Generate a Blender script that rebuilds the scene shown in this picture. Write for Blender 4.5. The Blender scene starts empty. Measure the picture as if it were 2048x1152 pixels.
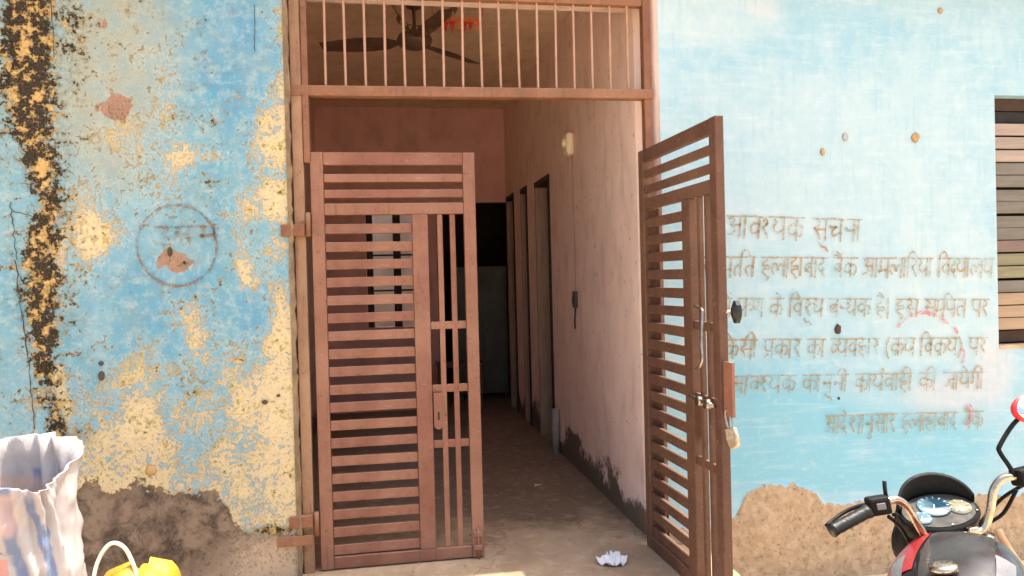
import bpy, math, random
import numpy as np
from mathutils import Vector, Matrix, noise as mnoise
random.seed(7)
R = math.radians
S = bpy.context.scene
COL = S.collection

# ------------------------------------------------------------------ camera
cam_d = bpy.data.cameras.new("camera"); cam = bpy.data.objects.new("camera", cam_d); COL.objects.link(cam)
S.camera = cam
cam_d.sensor_width = 36; cam_d.lens = 36 * 1500 / 2048; cam_d.clip_start = .05; cam_d.clip_end = 2000
psi, pit, rol = R(9.6), R(-.65), R(1.45)
F = Vector((math.sin(psi) * math.cos(pit), math.cos(psi) * math.cos(pit), math.sin(pit)))
R0 = Vector((math.cos(psi), -math.sin(psi), 0)); U0 = R0.cross(F)
RX = R0 * math.cos(rol) - U0 * math.sin(rol); UX = U0 * math.cos(rol) + R0 * math.sin(rol)
m = Matrix((RX, UX, -F)).transposed().to_4x4(); m.translation = (0, -3.8537, 1.45)
cam.matrix_world = m

# ------------------------------------------------------------------ light
SUN_EL, SUN_AZ = R(71), R(85)          # azimuth clockwise from +Y (the way into the house)
W = bpy.data.worlds.new("World"); S.world = W; W.use_nodes = True
nt = W.node_tree; bg = nt.nodes["Background"]
sky = nt.nodes.new("ShaderNodeTexSky"); sky.sky_type = 'NISHITA'; sky.sun_disc = False
sky.sun_elevation = SUN_EL; sky.sun_rotation = SUN_AZ; sky.air_density = 1.2; sky.dust_density = 6.0; sky.ozone_density = 1.0
nt.links.new(sky.outputs[0], bg.inputs[0]); bg.inputs[1].default_value = .15
sl = bpy.data.lights.new("sun", 'SUN'); sun = bpy.data.objects.new("sun", sl); COL.objects.link(sun)
sl.energy = 2.8; sl.angle = R(.53); sl.color = (1, .92, .80)
tosun = Vector((math.sin(SUN_AZ) * math.cos(SUN_EL), math.cos(SUN_AZ) * math.cos(SUN_EL), math.sin(SUN_EL)))
sun.rotation_euler = tosun.to_track_quat('Z', 'Y').to_euler(); sun.location = (0, -4, 8)
S.view_settings.view_transform = 'Standard'; S.view_settings.look = 'None'
S.view_settings.exposure = 1.5; S.view_settings.gamma = 1
S.cycles.use_denoising = True; S.cycles.max_bounces = 10; S.cycles.diffuse_bounces = 7

# ------------------------------------------------------------------ helpers
def lin(r, g, b):
    f = lambda c: (c / 255 / 12.92) if c <= 10 else (((c / 255) + .055) / 1.055) ** 2.4
    return (f(r), f(g), f(b), 1)

class NT:
    """small node-tree writer"""
    def __init__(s, name):
        s.m = bpy.data.materials.new(name); s.m.use_nodes = True
        s.t = s.m.node_tree; s.b = s.t.nodes["Principled BSDF"]
        s.out = s.t.nodes["Material Output"]
        s.co = s.n("ShaderNodeTexCoord").outputs["Object"]
    def n(s, k): return s.t.nodes.new(k)
    def l(s, a, b): s.t.links.new(a, b)
    def put(s, sock, v):
        if isinstance(v, bpy.types.NodeSocket): s.l(v, sock)
        else: sock.default_value = v
    def noise(s, scale, detail=5, rough=.55, dist=0, vec=None, stretch=None):
        n = s.n("ShaderNodeTexNoise"); n.inputs["Scale"].default_value = scale
        n.inputs["Detail"].default_value = detail; n.inputs["Roughness"].default_value = rough
        n.inputs["Distortion"].default_value = dist
        v = vec or s.co
        if stretch:
            mp = s.n("ShaderNodeMapping"); mp.inputs["Scale"].default_value = stretch; s.l(v, mp.inputs[0]); v = mp.outputs[0]
        s.l(v, n.inputs["Vector"]); return n.outputs["Fac"]
    def vor(s, scale, feat='F1'):
        n = s.n("ShaderNodeTexVoronoi"); n.feature = feat; n.inputs["Scale"].default_value = scale
        s.l(s.co, n.inputs["Vector"]); return n.outputs["Distance"]
    def math(s, op, a, b=0.0, clamp=False):
        n = s.n("ShaderNodeMath"); n.operation = op; n.use_clamp = clamp
        s.put(n.inputs[0], a); s.put(n.inputs[1], b); return n.outputs[0]
    def ramp(s, v, lo, hi, a=0., b=1.):
        n = s.n("ShaderNodeMapRange"); n.clamp = True
        s.put(n.inputs[0], v); n.inputs[1].default_value = lo; n.inputs[2].default_value = hi
        n.inputs[3].default_value = a; n.inputs[4].default_value = b; return n.outputs[0]
    def mix(s, f, a, b, mode='MIX'):
        n = s.n("ShaderNodeMix"); n.data_type = 'RGBA'; n.blend_type = mode
        s.put(n.inputs[0], f); s.put(n.inputs[6], a); s.put(n.inputs[7], b); return n.outputs[2]
    def attr(s, name, vec=False):
        n = s.n("ShaderNodeAttribute"); n.attribute_name = name
        return n.outputs["Color"] if vec else n.outputs["Fac"]
    def axis(s, i):
        n = s.n("ShaderNodeSeparateXYZ"); s.l(s.co, n.inputs[0]); return n.outputs[i]
    def bump(s, h, strength=.3, dist=.01):
        n = s.n("ShaderNodeBump"); n.inputs["Strength"].default_value = strength; n.inputs["Distance"].default_value = dist
        s.l(h, n.inputs["Height"]); s.l(n.outputs[0], s.b.inputs["Normal"])
    def done(s, col, rough=.8, metal=0., spec=None):
        s.put(s.b.inputs["Base Color"], col); s.put(s.b.inputs["Roughness"], rough); s.put(s.b.inputs["Metallic"], metal)
        if spec is not None: s.b.inputs["Specular IOR Level"].default_value = spec
        return s.m

def simple(name, c1, c2=None, scale=12, rough=.7, metal=0., bump=.0, stretch=None, lo=.35, hi=.65, spec=None, bdist=.004):
    t = NT(name)
    if c2 is None: c2 = tuple(min(1, v * .75) for v in c1[:3]) + (1,)
    f = t.noise(scale, 6, .6, stretch=stretch)
    col = t.mix(t.ramp(f, lo, hi), c1, c2)
    if bump: t.bump(t.noise(scale * 4, 4, .6, stretch=stretch), bump, bdist)
    rr = t.ramp(t.noise(scale * 2.3, 4), .3, .7, max(.03, rough - .1), min(1, rough + .12))
    return t.done(col, rr, metal, spec)

def link(name, me, mat, parent=None, smooth=False):
    o = bpy.data.objects.new(name, me); COL.objects.link(o)
    if mat is not None and not me.materials: me.materials.append(mat)
    if parent: o.parent = parent
    if smooth: me.polygons.foreach_set("use_smooth", [True] * len(me.polygons))
    return o

class MB:
    def __init__(s): s.v = []; s.f = []
    def add(s, vs, fs):
        k = len(s.v); s.v += [tuple(p) for p in vs]; s.f += [tuple(i + k for i in f) for f in fs]; return s
    def box(s, a, b, M=None):
        x0, y0, z0 = a; x1, y1, z1 = b
        vs = [(x0,y0,z0),(x1,y0,z0),(x1,y1,z0),(x0,y1,z0),(x0,y0,z1),(x1,y0,z1),(x1,y1,z1),(x0,y1,z1)]
        if M is not None: vs = [M @ Vector(p) for p in vs]
        return s.add(vs, [(0,3,2,1),(4,5,6,7),(0,1,5,4),(1,2,6,5),(2,3,7,6),(3,0,4,7)])
    def tube(s, pts, r, n=10, cap=True):
        pts = [Vector(p) for p in pts]; rs = r if isinstance(r, (list, tuple)) else [r] * len(pts)
        T = [(pts[min(i+1, len(pts)-1)] - pts[max(i-1, 0)]).normalized() for i in range(len(pts))]
        up = Vector((0,0,1)) if abs(T[0].z) < .9 else Vector((1,0,0))
        X = T[0].cross(up).normalized(); vs = []
        for i, p in enumerate(pts):
            X = (X - T[i] * X.dot(T[i])).normalized(); Y = T[i].cross(X)
            for k in range(n):
                a = 2 * math.pi * k / n; vs.append(p + (X * math.cos(a) + Y * math.sin(a)) * rs[i])
        fs = [(i*n+k, i*n+(k+1) % n, (i+1)*n+(k+1) % n, (i+1)*n+k) for i in range(len(pts)-1) for k in range(n)]
        if cap: fs += [tuple(range(n))[::-1], tuple(range((len(pts)-1)*n, len(pts)*n))]
        return s.add(vs, fs)
    def loft(s, rings, cap=True, close=True):
        n = len(rings[0]); vs = [p for r in rings for p in r]
        fs = [(i*n+k, i*n+(k+1) % n, (i+1)*n+(k+1) % n, (i+1)*n+k) for i in range(len(rings)-1) for k in range(n if close else n-1)]
        if cap: fs += [tuple(range(n))[::-1], tuple(range((len(rings)-1)*n, len(rings)*n))]
        return s.add(vs, fs)
    def lathe(s, prof, n=24, M=None):
        rings = [[Vector((r*math.cos(2*math.pi*k/n), r*math.sin(2*math.pi*k/n), z)) for k in range(n)] for r, z in prof]
        if M is not None: rings = [[M @ p for p in r] for r in rings]
        return s.loft(rings)
    def prism(s, poly, y0, y1, M=None):
        n = len(poly); vs = [Vector((x, y0, z)) for x, z in poly] + [Vector((x, y1, z)) for x, z in poly]
        if M is not None: vs = [M @ p for p in vs]
        return s.add(vs, [tuple(range(n)), tuple(range(n, 2*n))[::-1]] + [((i+1) % n, i, n+i, n+(i+1) % n) for i in range(n)])
    def mesh(s, name):
        me = bpy.data.meshes.new(name); me.from_pydata(s.v, [], s.f); me.update(); return me
    def build(s, name, mat, parent=None, smooth=False, bevel=0, sub=0):
        o = link(name, s.mesh(name), mat, parent, smooth)
        if bevel:
            b = o.modifiers.new("bevel", 'BEVEL'); b.width = bevel; b.segments = 2; b.limit_method = 'ANGLE'
        if sub:
            b = o.modifiers.new("sub", 'SUBSURF'); b.levels = sub; b.render_levels = sub
        return o
def box(name, a, b, mat, parent=None, bevel=0): return MB().box(a, b).build(name, mat, parent, bevel=bevel)
def spline(pts, k=6):
    P = [Vector(p) for p in pts]; out = []
    for i in range(len(P)-1):
        a, b, c, d = P[max(i-1,0)], P[i], P[i+1], P[min(i+2,len(P)-1)]
        for j in range(k):
            t = j / k
            out.append(.5*((2*b)+(c-a)*t+(2*a-5*b+4*c-d)*t*t+(3*b-a-3*c+d)*t**3))
    out.append(P[-1]); return out
def thing(name, label, cat, loc=(0,0,0), rz=0, group=None):
    o = bpy.data.objects.new(name, None); COL.objects.link(o); o.location = loc; o.rotation_euler = (0,0,rz)
    o.empty_display_size = .1; return tag(o, label, cat, group)
def tag(o, label, cat, group=None):
    o["label"] = label; o["category"] = cat
    if group: o["group"] = group
    return o

# value noise for wear maps (numpy)
def vnoise(x, z, seed):
    rs = np.random.RandomState(seed); g = rs.rand(256, 256)
    xi = np.floor(x).astype(int); zi = np.floor(z).astype(int); fx = x - xi; fz = z - zi
    fx = fx*fx*(3-2*fx); fz = fz*fz*(3-2*fz)
    G = lambda a, b: g[a % 256, b % 256]
    return (G(xi,zi)*(1-fx)+G(xi+1,zi)*fx)*(1-fz)+(G(xi,zi+1)*(1-fx)+G(xi+1,zi+1)*fx)*fz
def fbm(x, z, s, o=5, seed=1, g=.55):
    v = 0; a = 1; t = 0
    for i in range(o):
        v = v + a * vnoise(x*s*2**i + 17.3*i, z*s*2**i + 5.1*i, seed+i); t += a; a *= g
    return v / t
def sm(a, b, v):
    t = np.clip((v-a)/(b-a), 0, 1); return t*t*(3-2*t)
def ell(x, z, cx, cz, rx, rz, rot=0, soft=.6):
    c, s_ = math.cos(rot), math.sin(rot); dx, dz = x-cx, z-cz
    u = (dx*c+dz*s_)/rx; w = (-dx*s_+dz*c)/rz
    return 1 - sm(1-soft, 1+soft, np.sqrt(u*u+w*w))

def wall_grid(name, x0, x1, z0, z1, step, hole, mat, parent, fields, y=0.0):
    nx = int(round((x1-x0)/step))+1; nz = int(round((z1-z0)/step))+1
    xs = np.linspace(x0, x1, nx); zs = np.linspace(z0, z1, nz)
    if hole:
        for k in (0, 1): xs[np.argmin(abs(xs-hole[k]))] = hole[k]
        for k in (2, 3): zs[np.argmin(abs(zs-hole[k]))] = hole[k]
    X, Z = np.meshgrid(xs, zs)
    at = fields(X, Z); H = at.pop('height')
    co = np.stack([X, y - H, Z], -1).reshape(-1, 3)
    idx = np.arange(nx*nz).reshape(nz, nx)
    q = np.stack([idx[:-1,:-1], idx[:-1,1:], idx[1:,1:], idx[1:,:-1]], -1).reshape(-1, 4)
    if hole:
        cx = (X[:-1,:-1]+X[1:,1:]).ravel()/2; cz = (Z[:-1,:-1]+Z[1:,1:]).ravel()/2
        q = q[~((cx>hole[0])&(cx<hole[1])&(cz>hole[2])&(cz<hole[3]))]
    me = bpy.data.meshes.new(name)
    me.vertices.add(len(co)); me.vertices.foreach_set("co", co.ravel())
    me.loops.add(q.size); me.loops.foreach_set("vertex_index", q.ravel())
    me.polygons.add(len(q)); me.polygons.foreach_set("loop_start", np.arange(0, q.size, 4))
    me.polygons.foreach_set("use_smooth", np.ones(len(q), bool)); me.update(calc_edges=True)
    for k, v in at.items():
        me.attributes.new(k, 'FLOAT', 'POINT').data.foreach_set("value", v.astype(np.float32).ravel())
    return link(name, me, mat, parent)

# ------------------------------------------------------------------ materials
def mat_left_wall():
    t = NT("peeling_blue_paint")
    peel, mold, base, grey, pink, deep = [t.attr(a) for a in ("peel", "mold", "base", "grey", "pink", "deep")]
    n1 = t.noise(9, 9, .66, .3); n2 = t.noise(38, 8, .7); n3 = t.noise(3.2, 5, .6); n4 = t.noise(120, 4, .7)
    streak = t.noise(5, 5, .6, stretch=(5, 1, .5))
    blue = t.mix(t.ramp(n3, .35, .65), lin(90,146,168), lin(118,162,176))
    blue = t.mix(t.math('MULTIPLY', t.ramp(streak, .4, .62), .55), blue, lin(90,150,176))
    blue = t.mix(t.math('MULTIPLY', deep, .75), blue, lin(70,140,178))
    blue = t.mix(t.math('MULTIPLY', t.ramp(t.noise(17, 8, .75), .48, .62), .6), blue, lin(168,184,182))
    wash = t.noise(2.1, 6, .6, .6, stretch=(1.4, 1, .7))
    blue = t.mix(t.math('MULTIPLY', t.ramp(wash, .42, .62), .30), blue, lin(152,178,180))
    blue = t.mix(t.math('MULTIPLY', t.ramp(t.noise(3.7, 5, .6, .5), .5, .66), .22), blue, lin(136,150,140))
    blue = t.mix(t.math('MULTIPLY', grey, t.ramp(n1, .3, .6, .35, .95)), blue, lin(158,156,134))
    blue = t.mix(t.math('MULTIPLY', t.ramp(t.noise(70, 5, .75), .54, .66), .4), blue, lin(110,134,134))
    cream = t.mix(t.ramp(n2, .38, .62), lin(214,196,152), lin(192,174,142))
    cream = t.mix(t.ramp(n1, .52, .66), cream, lin(214,194,136))
    cream = t.mix(t.math('MULTIPLY', t.ramp(n4, .55, .72), .55), cream, lin(164,136,102))
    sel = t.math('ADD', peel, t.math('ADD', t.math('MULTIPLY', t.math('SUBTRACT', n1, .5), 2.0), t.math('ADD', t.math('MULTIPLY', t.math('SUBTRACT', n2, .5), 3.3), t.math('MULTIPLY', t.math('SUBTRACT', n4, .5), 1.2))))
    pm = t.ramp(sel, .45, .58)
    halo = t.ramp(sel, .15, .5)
    col = t.mix(t.math('MULTIPLY', halo, .55), blue, lin(196,208,200))
    col = t.mix(pm, col, cream)
    edge = t.math('MULTIPLY', t.ramp(sel, .40, .455), t.ramp(sel, .50, .455))  # brown rim round peeled patches: edge shading painted in, along with settled dirt
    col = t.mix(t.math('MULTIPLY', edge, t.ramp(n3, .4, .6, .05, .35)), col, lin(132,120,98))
    pk = t.ramp(t.math('ADD', pink, t.math('MULTIPLY', t.math('SUBTRACT', n1, .5), 2.2)), .48, .56)
    col = t.mix(pk, col, t.mix(t.ramp(n2, .4, .6), lin(142,108,88), lin(164,134,114)))
    mo = t.math('ADD', mold, t.math('ADD', t.math('MULTIPLY', t.math('SUBTRACT', n2, .5), 3.0), t.math('MULTIPLY', t.math('SUBTRACT', n1, .5), 2.4)))
    mm = t.ramp(mo, .47, .64); ms = t.ramp(mo, .1, .55)
    col = t.mix(t.math('MULTIPLY', ms, .72), col, lin(112,112,90))
    ochre = t.mix(t.ramp(n4, .4, .6), lin(204,174,112), lin(170,134,80))
    black = t.mix(t.ramp(n4, .42, .62), lin(26,21,15), lin(74,62,42))
    black = t.mix(t.ramp(t.noise(15, 8, .72), .50, .56), black, ochre)
    col = t.mix(mm, col, black)
    bs = t.math('ADD', base, t.math('ADD', t.math('MULTIPLY', t.math('SUBTRACT', n1, .5), 1.3), t.math('MULTIPLY', t.math('SUBTRACT', n2, .5), .9)))
    bm = t.ramp(bs, .47, .53)
    cem = t.mix(t.ramp(n1, .40, .60), lin(90,76,64), lin(138,120,102))
    cem = t.mix(t.ramp(t.math('ADD', t.math('SUBTRACT', t.axis(2), t.axis(0)), t.math('MULTIPLY', t.math('SUBTRACT', n1, .5), .8)), .75, 1.05), lin(190,168,142), cem)
    cem = t.mix(t.math('MULTIPLY', t.ramp(n2, .55, .68), .6), cem, lin(88,72,58))
    col = t.mix(bm, col, cem)
    h = t.math('ADD', t.math('MULTIPLY', t.math('ADD', pm, t.math('MULTIPLY', bm, 1.6)), -1.), t.math('ADD', t.math('MULTIPLY', n4, .35), t.math('MULTIPLY', n2, .5)))
    t.bump(h, .85, .005)
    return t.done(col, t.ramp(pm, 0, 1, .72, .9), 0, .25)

def mat_right_wall():
    t = NT("faded_blue_wash")
    base, white, deep, pinkw = [t.attr(a) for a in ("base", "white", "deep", "pink")]
    n1 = t.noise(5.5, 9, .68, .2); n2 = t.noise(22, 7, .65); n3 = t.noise(1.6, 4, .5); n4 = t.noise(130, 3, .7)
    blue = t.mix(t.ramp(n1, .34, .66), lin(142,184,200), lin(158,192,204))
    d = t.math('ADD', deep, t.math('MULTIPLY', t.math('SUBTRACT', n1, .5), .9))
    blue = t.mix(t.math('MULTIPLY', t.ramp(d, .3, .8), .85), blue, lin(122,180,200))
    w = t.math('ADD', white, t.math('ADD', t.math('MULTIPLY', t.math('SUBTRACT', n1, .5), 1.2), t.math('MULTIPLY', t.math('SUBTRACT', n2, .5), .5)))
    col = t.mix(t.ramp(w, .1, .95), blue, lin(178,200,206))
    col = t.mix(t.math('MULTIPLY', t.ramp(n2, .58, .72), .35), col, lin(204,208,204))
    col = t.mix(t.math('MULTIPLY', pinkw, .3), col, lin(226,196,190))
    col = t.mix(t.math('MULTIPLY', t.ramp(t.noise(60, 6, .7), .62, .7), .4), col, lin(160,150,132))
    st1 = t.noise(9, 6, .65, stretch=(.35, 1, 3.2)); st2 = t.noise(8, 5, .6, stretch=(4, 1, .35))
    col = t.mix(t.math('MULTIPLY', t.ramp(st1, .5, .68), .35), col, lin(194,210,214))
    col = t.mix(t.math('MULTIPLY', t.ramp(st2, .54, .7), .35), col, lin(136,178,192))
    col = t.mix(t.math('MULTIPLY', t.ramp(t.noise(30, 8, .75), .60, .66), .45), col, lin(198,184,164))
    bs = t.math('ADD', base, t.math('ADD', t.math('MULTIPLY', t.math('SUBTRACT', n1, .5), 1.0), t.math('MULTIPLY', t.math('SUBTRACT', n2, .5), .8)))
    bm = t.ramp(bs, .47, .53)
    sand = t.mix(t.ramp(n2, .4, .62), lin(180,158,130), lin(160,138,112))
    sand = t.mix(t.math('MULTIPLY', t.ramp(t.noise(46, 7, .75), .52, .66), .75), sand, lin(98,80,60))
    sand = t.mix(t.math('MULTIPLY', t.ramp(t.noise(9, 5), .5, .7), .5), sand, lin(200,176,148))
    col = t.mix(bm, col, sand)
    t.bump(t.math('ADD', t.math('MULTIPLY', n4, .3), t.math('ADD', t.math('MULTIPLY', n2, .6), t.math('MULTIPLY', t.math('MULTIPLY', bm, t.noise(70, 5, .7)), 1.6))), .5, .004)
    return t.done(col, .85, 0, .2)

def mat_painted_iron(name, c1, c2, dust, rust=.5):
    t = NT(name)
    n1 = t.noise(7, 7, .65); n2 = t.noise(45, 6, .7); n3 = t.noise(2.2, 3)
    oi = t.n("ShaderNodeObjectInfo").outputs["Random"]
    col = t.mix(t.ramp(n1, .35, .65), c1, c2)
    col = t.mix(t.ramp(oi, 0, 1, 0, .28), col, dust)
    up = t.n("ShaderNodeNewGeometry"); sep = t.n("ShaderNodeSeparateXYZ"); t.l(up.outputs["Normal"], sep.inputs[0])
    d = t.math('MULTIPLY', t.ramp(sep.outputs[2], .1, .9), t.ramp(n2, .3, .7, .35, .9))
    col = t.mix(d, col, dust)
    col = t.mix(t.math('MULTIPLY', t.ramp(n3, .45, .7), .45), col, dust)
    col = t.mix(t.math('MULTIPLY', t.ramp(n2, .60, .68), rust), col, lin(112,58,26))
    col = t.mix(t.math('MULTIPLY', t.ramp(t.noise(90, 4, .7), .66, .72), .5), col, lin(60,36,26))
    run = t.ramp(t.noise(13, 6, .65, stretch=(3.5, 1, .25)), .56, .66)
    col = t.mix(t.math('MULTIPLY', run, .4), col, lin(92,56,38))
    chip = t.ramp(t.noise(28, 9, .8), .60, .63)
    col = t.mix(t.math('MULTIPLY', chip, rust), col, lin(70,44,32))
    scuff = t.ramp(t.noise(60, 6, .7, stretch=(.3, 1, 1.5)), .62, .70)
    col = t.mix(t.math('MULTIPLY', scuff, .45), col, lin(196,164,140))
    t.bump(t.math('SUBTRACT', t.math('ADD', n2, t.math('MULTIPLY', n1, .5)), t.math('MULTIPLY', chip, .6)), .35, .003)
    return t.done(col, t.ramp(n2, .35, .7, .5, .85), 0, .35)

def mat_plaster(name, c1, c2, stain=None):
    t = NT(name)
    n1 = t.noise(3, 6, .6, .3); n2 = t.noise(30, 6, .65)
    col = t.mix(t.ramp(n1, .35, .65), c1, c2)
    col = t.mix(t.math('MULTIPLY', t.ramp(t.noise(7, 4, stretch=(1.2, 1.2, .5)), .5, .75), .25), col, stain or lin(120,100,84))
    if stain:
        z = t.math('ADD', t.axis(2), t.math('ADD', t.math('MULTIPLY', t.math('SUBTRACT', n1, .5), -.7), t.math('MULTIPLY', t.math('SUBTRACT', n2, .5), -.25)))
        col = t.mix(t.ramp(z, .17, .24, 1, 0), col, stain)
        col = t.mix(t.math('MULTIPLY', t.ramp(t.noise(18, 6, .7), .62, .68), .6), col, lin(96,82,66))
    t.bump(n2, .3, .006)
    return t.done(col, .85, 0, .2)

def mat_floor():
    t = NT("worn_cement_floor")
    n1 = t.noise(2.4, 7, .65, .4); n2 = t.noise(26, 6, .7)
    col = t.mix(t.ramp(n1, .35, .65), lin(184,160,130), lin(156,132,106))
    inward = t.math('ADD', t.axis(1), t.math('MULTIPLY', t.math('SUBTRACT', n1, .5), 1.6))  # mask for a darker, smoother floor farther into the corridor
    col = t.mix(t.math('MULTIPLY', t.ramp(inward, .25, .6), .6), col, lin(104,86,70))
    col = t.mix(t.math('MULTIPLY', t.ramp(n2, .58, .7), .5), col, lin(104,86,66))
    ck = t.n('ShaderNodeTexVoronoi'); ck.feature = 'DISTANCE_TO_EDGE'; ck.inputs['Scale'].default_value = .9
    wv = t.n('ShaderNodeVectorMath'); wv.operation = 'ADD'; nn = t.n('ShaderNodeTexNoise'); nn.inputs['Scale'].default_value = 5; t.l(t.co, nn.inputs[0]); t.l(t.co, wv.inputs[0]); sc_ = t.n('ShaderNodeVectorMath'); sc_.operation = 'SCALE'; sc_.inputs[3].default_value = .3; t.l(nn.outputs['Color'], sc_.inputs[0]); t.l(sc_.outputs[0], wv.inputs[1]); t.l(wv.outputs[0], ck.inputs['Vector'])
    col = t.mix(t.ramp(ck.outputs['Distance'], .002, .008, .35, 0), col, lin(84,68,54))
    col = t.mix(t.math('MULTIPLY', t.ramp(t.noise(11, 7, .7), .52, .64), .4), col, lin(196,178,152))
    t.bump(n2, .3, .005)
    return t.done(col, t.ramp(inward, .25, .7, .85, .55), 0, .3)

def mat_ground():
    t = NT("dusty_street")
    n1 = t.noise(.6, 8, .65); n2 = t.noise(14, 7, .7)
    col = t.mix(t.ramp(n1, .35, .65), lin(212,190,160), lin(194,172,144))
    col = t.mix(t.math('MULTIPLY', t.ramp(n2, .55, .7), .5), col, lin(140,120,98))
    t.bump(n2, .6, .02)
    return t.done(col, .95, 0, .1)

M = {}
M['lwall'] = mat_left_wall(); M['rwall'] = mat_right_wall()
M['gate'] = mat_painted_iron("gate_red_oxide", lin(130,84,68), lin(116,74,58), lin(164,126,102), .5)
M['gate2'] = mat_painted_iron("gate_red_oxide_dirty_shaded", lin(98,66,52), lin(84,58,46), lin(132,102,78), .6)  # darker copy of the gate paint: open leaf's shade put into the colour
M['frame'] = mat_painted_iron("frame_brown_paint", lin(132,88,64), lin(112,74,54), lin(166,126,94), .55)
M['post'] = mat_painted_iron('post_tan_paint', lin(156,122,94), lin(136,104,80), lin(170,138,108), .5)
M['rod'] = mat_painted_iron("grille_rod_paint", lin(176,140,118), lin(160,122,100), lin(196,164,140), .35)
M['corr'] = mat_plaster("corridor_limewash", lin(240,216,204), lin(230,204,190), lin(112,98,82))
M['back'] = mat_plaster("mauve_limewash", lin(226,182,174), lin(214,170,162))
M['ceil'] = mat_plaster("ceiling_limewash", lin(240,214,184), lin(228,200,170))
M['floor'] = mat_floor(); M['ground'] = mat_ground()
M['conc'] = mat_plaster("grey_concrete", lin(150,142,130), lin(132,124,112))
M['cream'] = mat_plaster("cream_plaster", lin(150,144,130), lin(132,124,110))
M['paint'] = simple("door_brown_paint", lin(96,66,54), lin(78,52,44), 6, .55, bump=.1)
M['pale_wood'] = simple("pale_door_frame", lin(176,150,132), lin(156,130,112), 9, .7, bump=.1, stretch=(4,4,.4))
M['dark_wood'] = simple("dark_wood", lin(34,24,20), lin(24,17,14), 9, .6)
M['plaster_edge'] = simple("bare_plaster_edge", lin(206,176,140), lin(176,146,112), 14, .9, bump=.4)

# ------------------------------------------------------------------ ground
me = bpy.data.meshes.new("ground")
me.from_pydata([(-200,-200,-.28),(200,-200,-.28),(200,200,-.28),(-200,200,-.28)], [], [(0,1,2,3)])
g = link("ground", me, M['ground']); g["kind"] = "structure"

# ------------------------------------------------------------------ house
house = thing("house", "blue washed house front with peeling paint, open corridor and faded wall notice", "house", (0,0,0))
XL, XR, ZT = -.453, 1.482, 3.12

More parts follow.
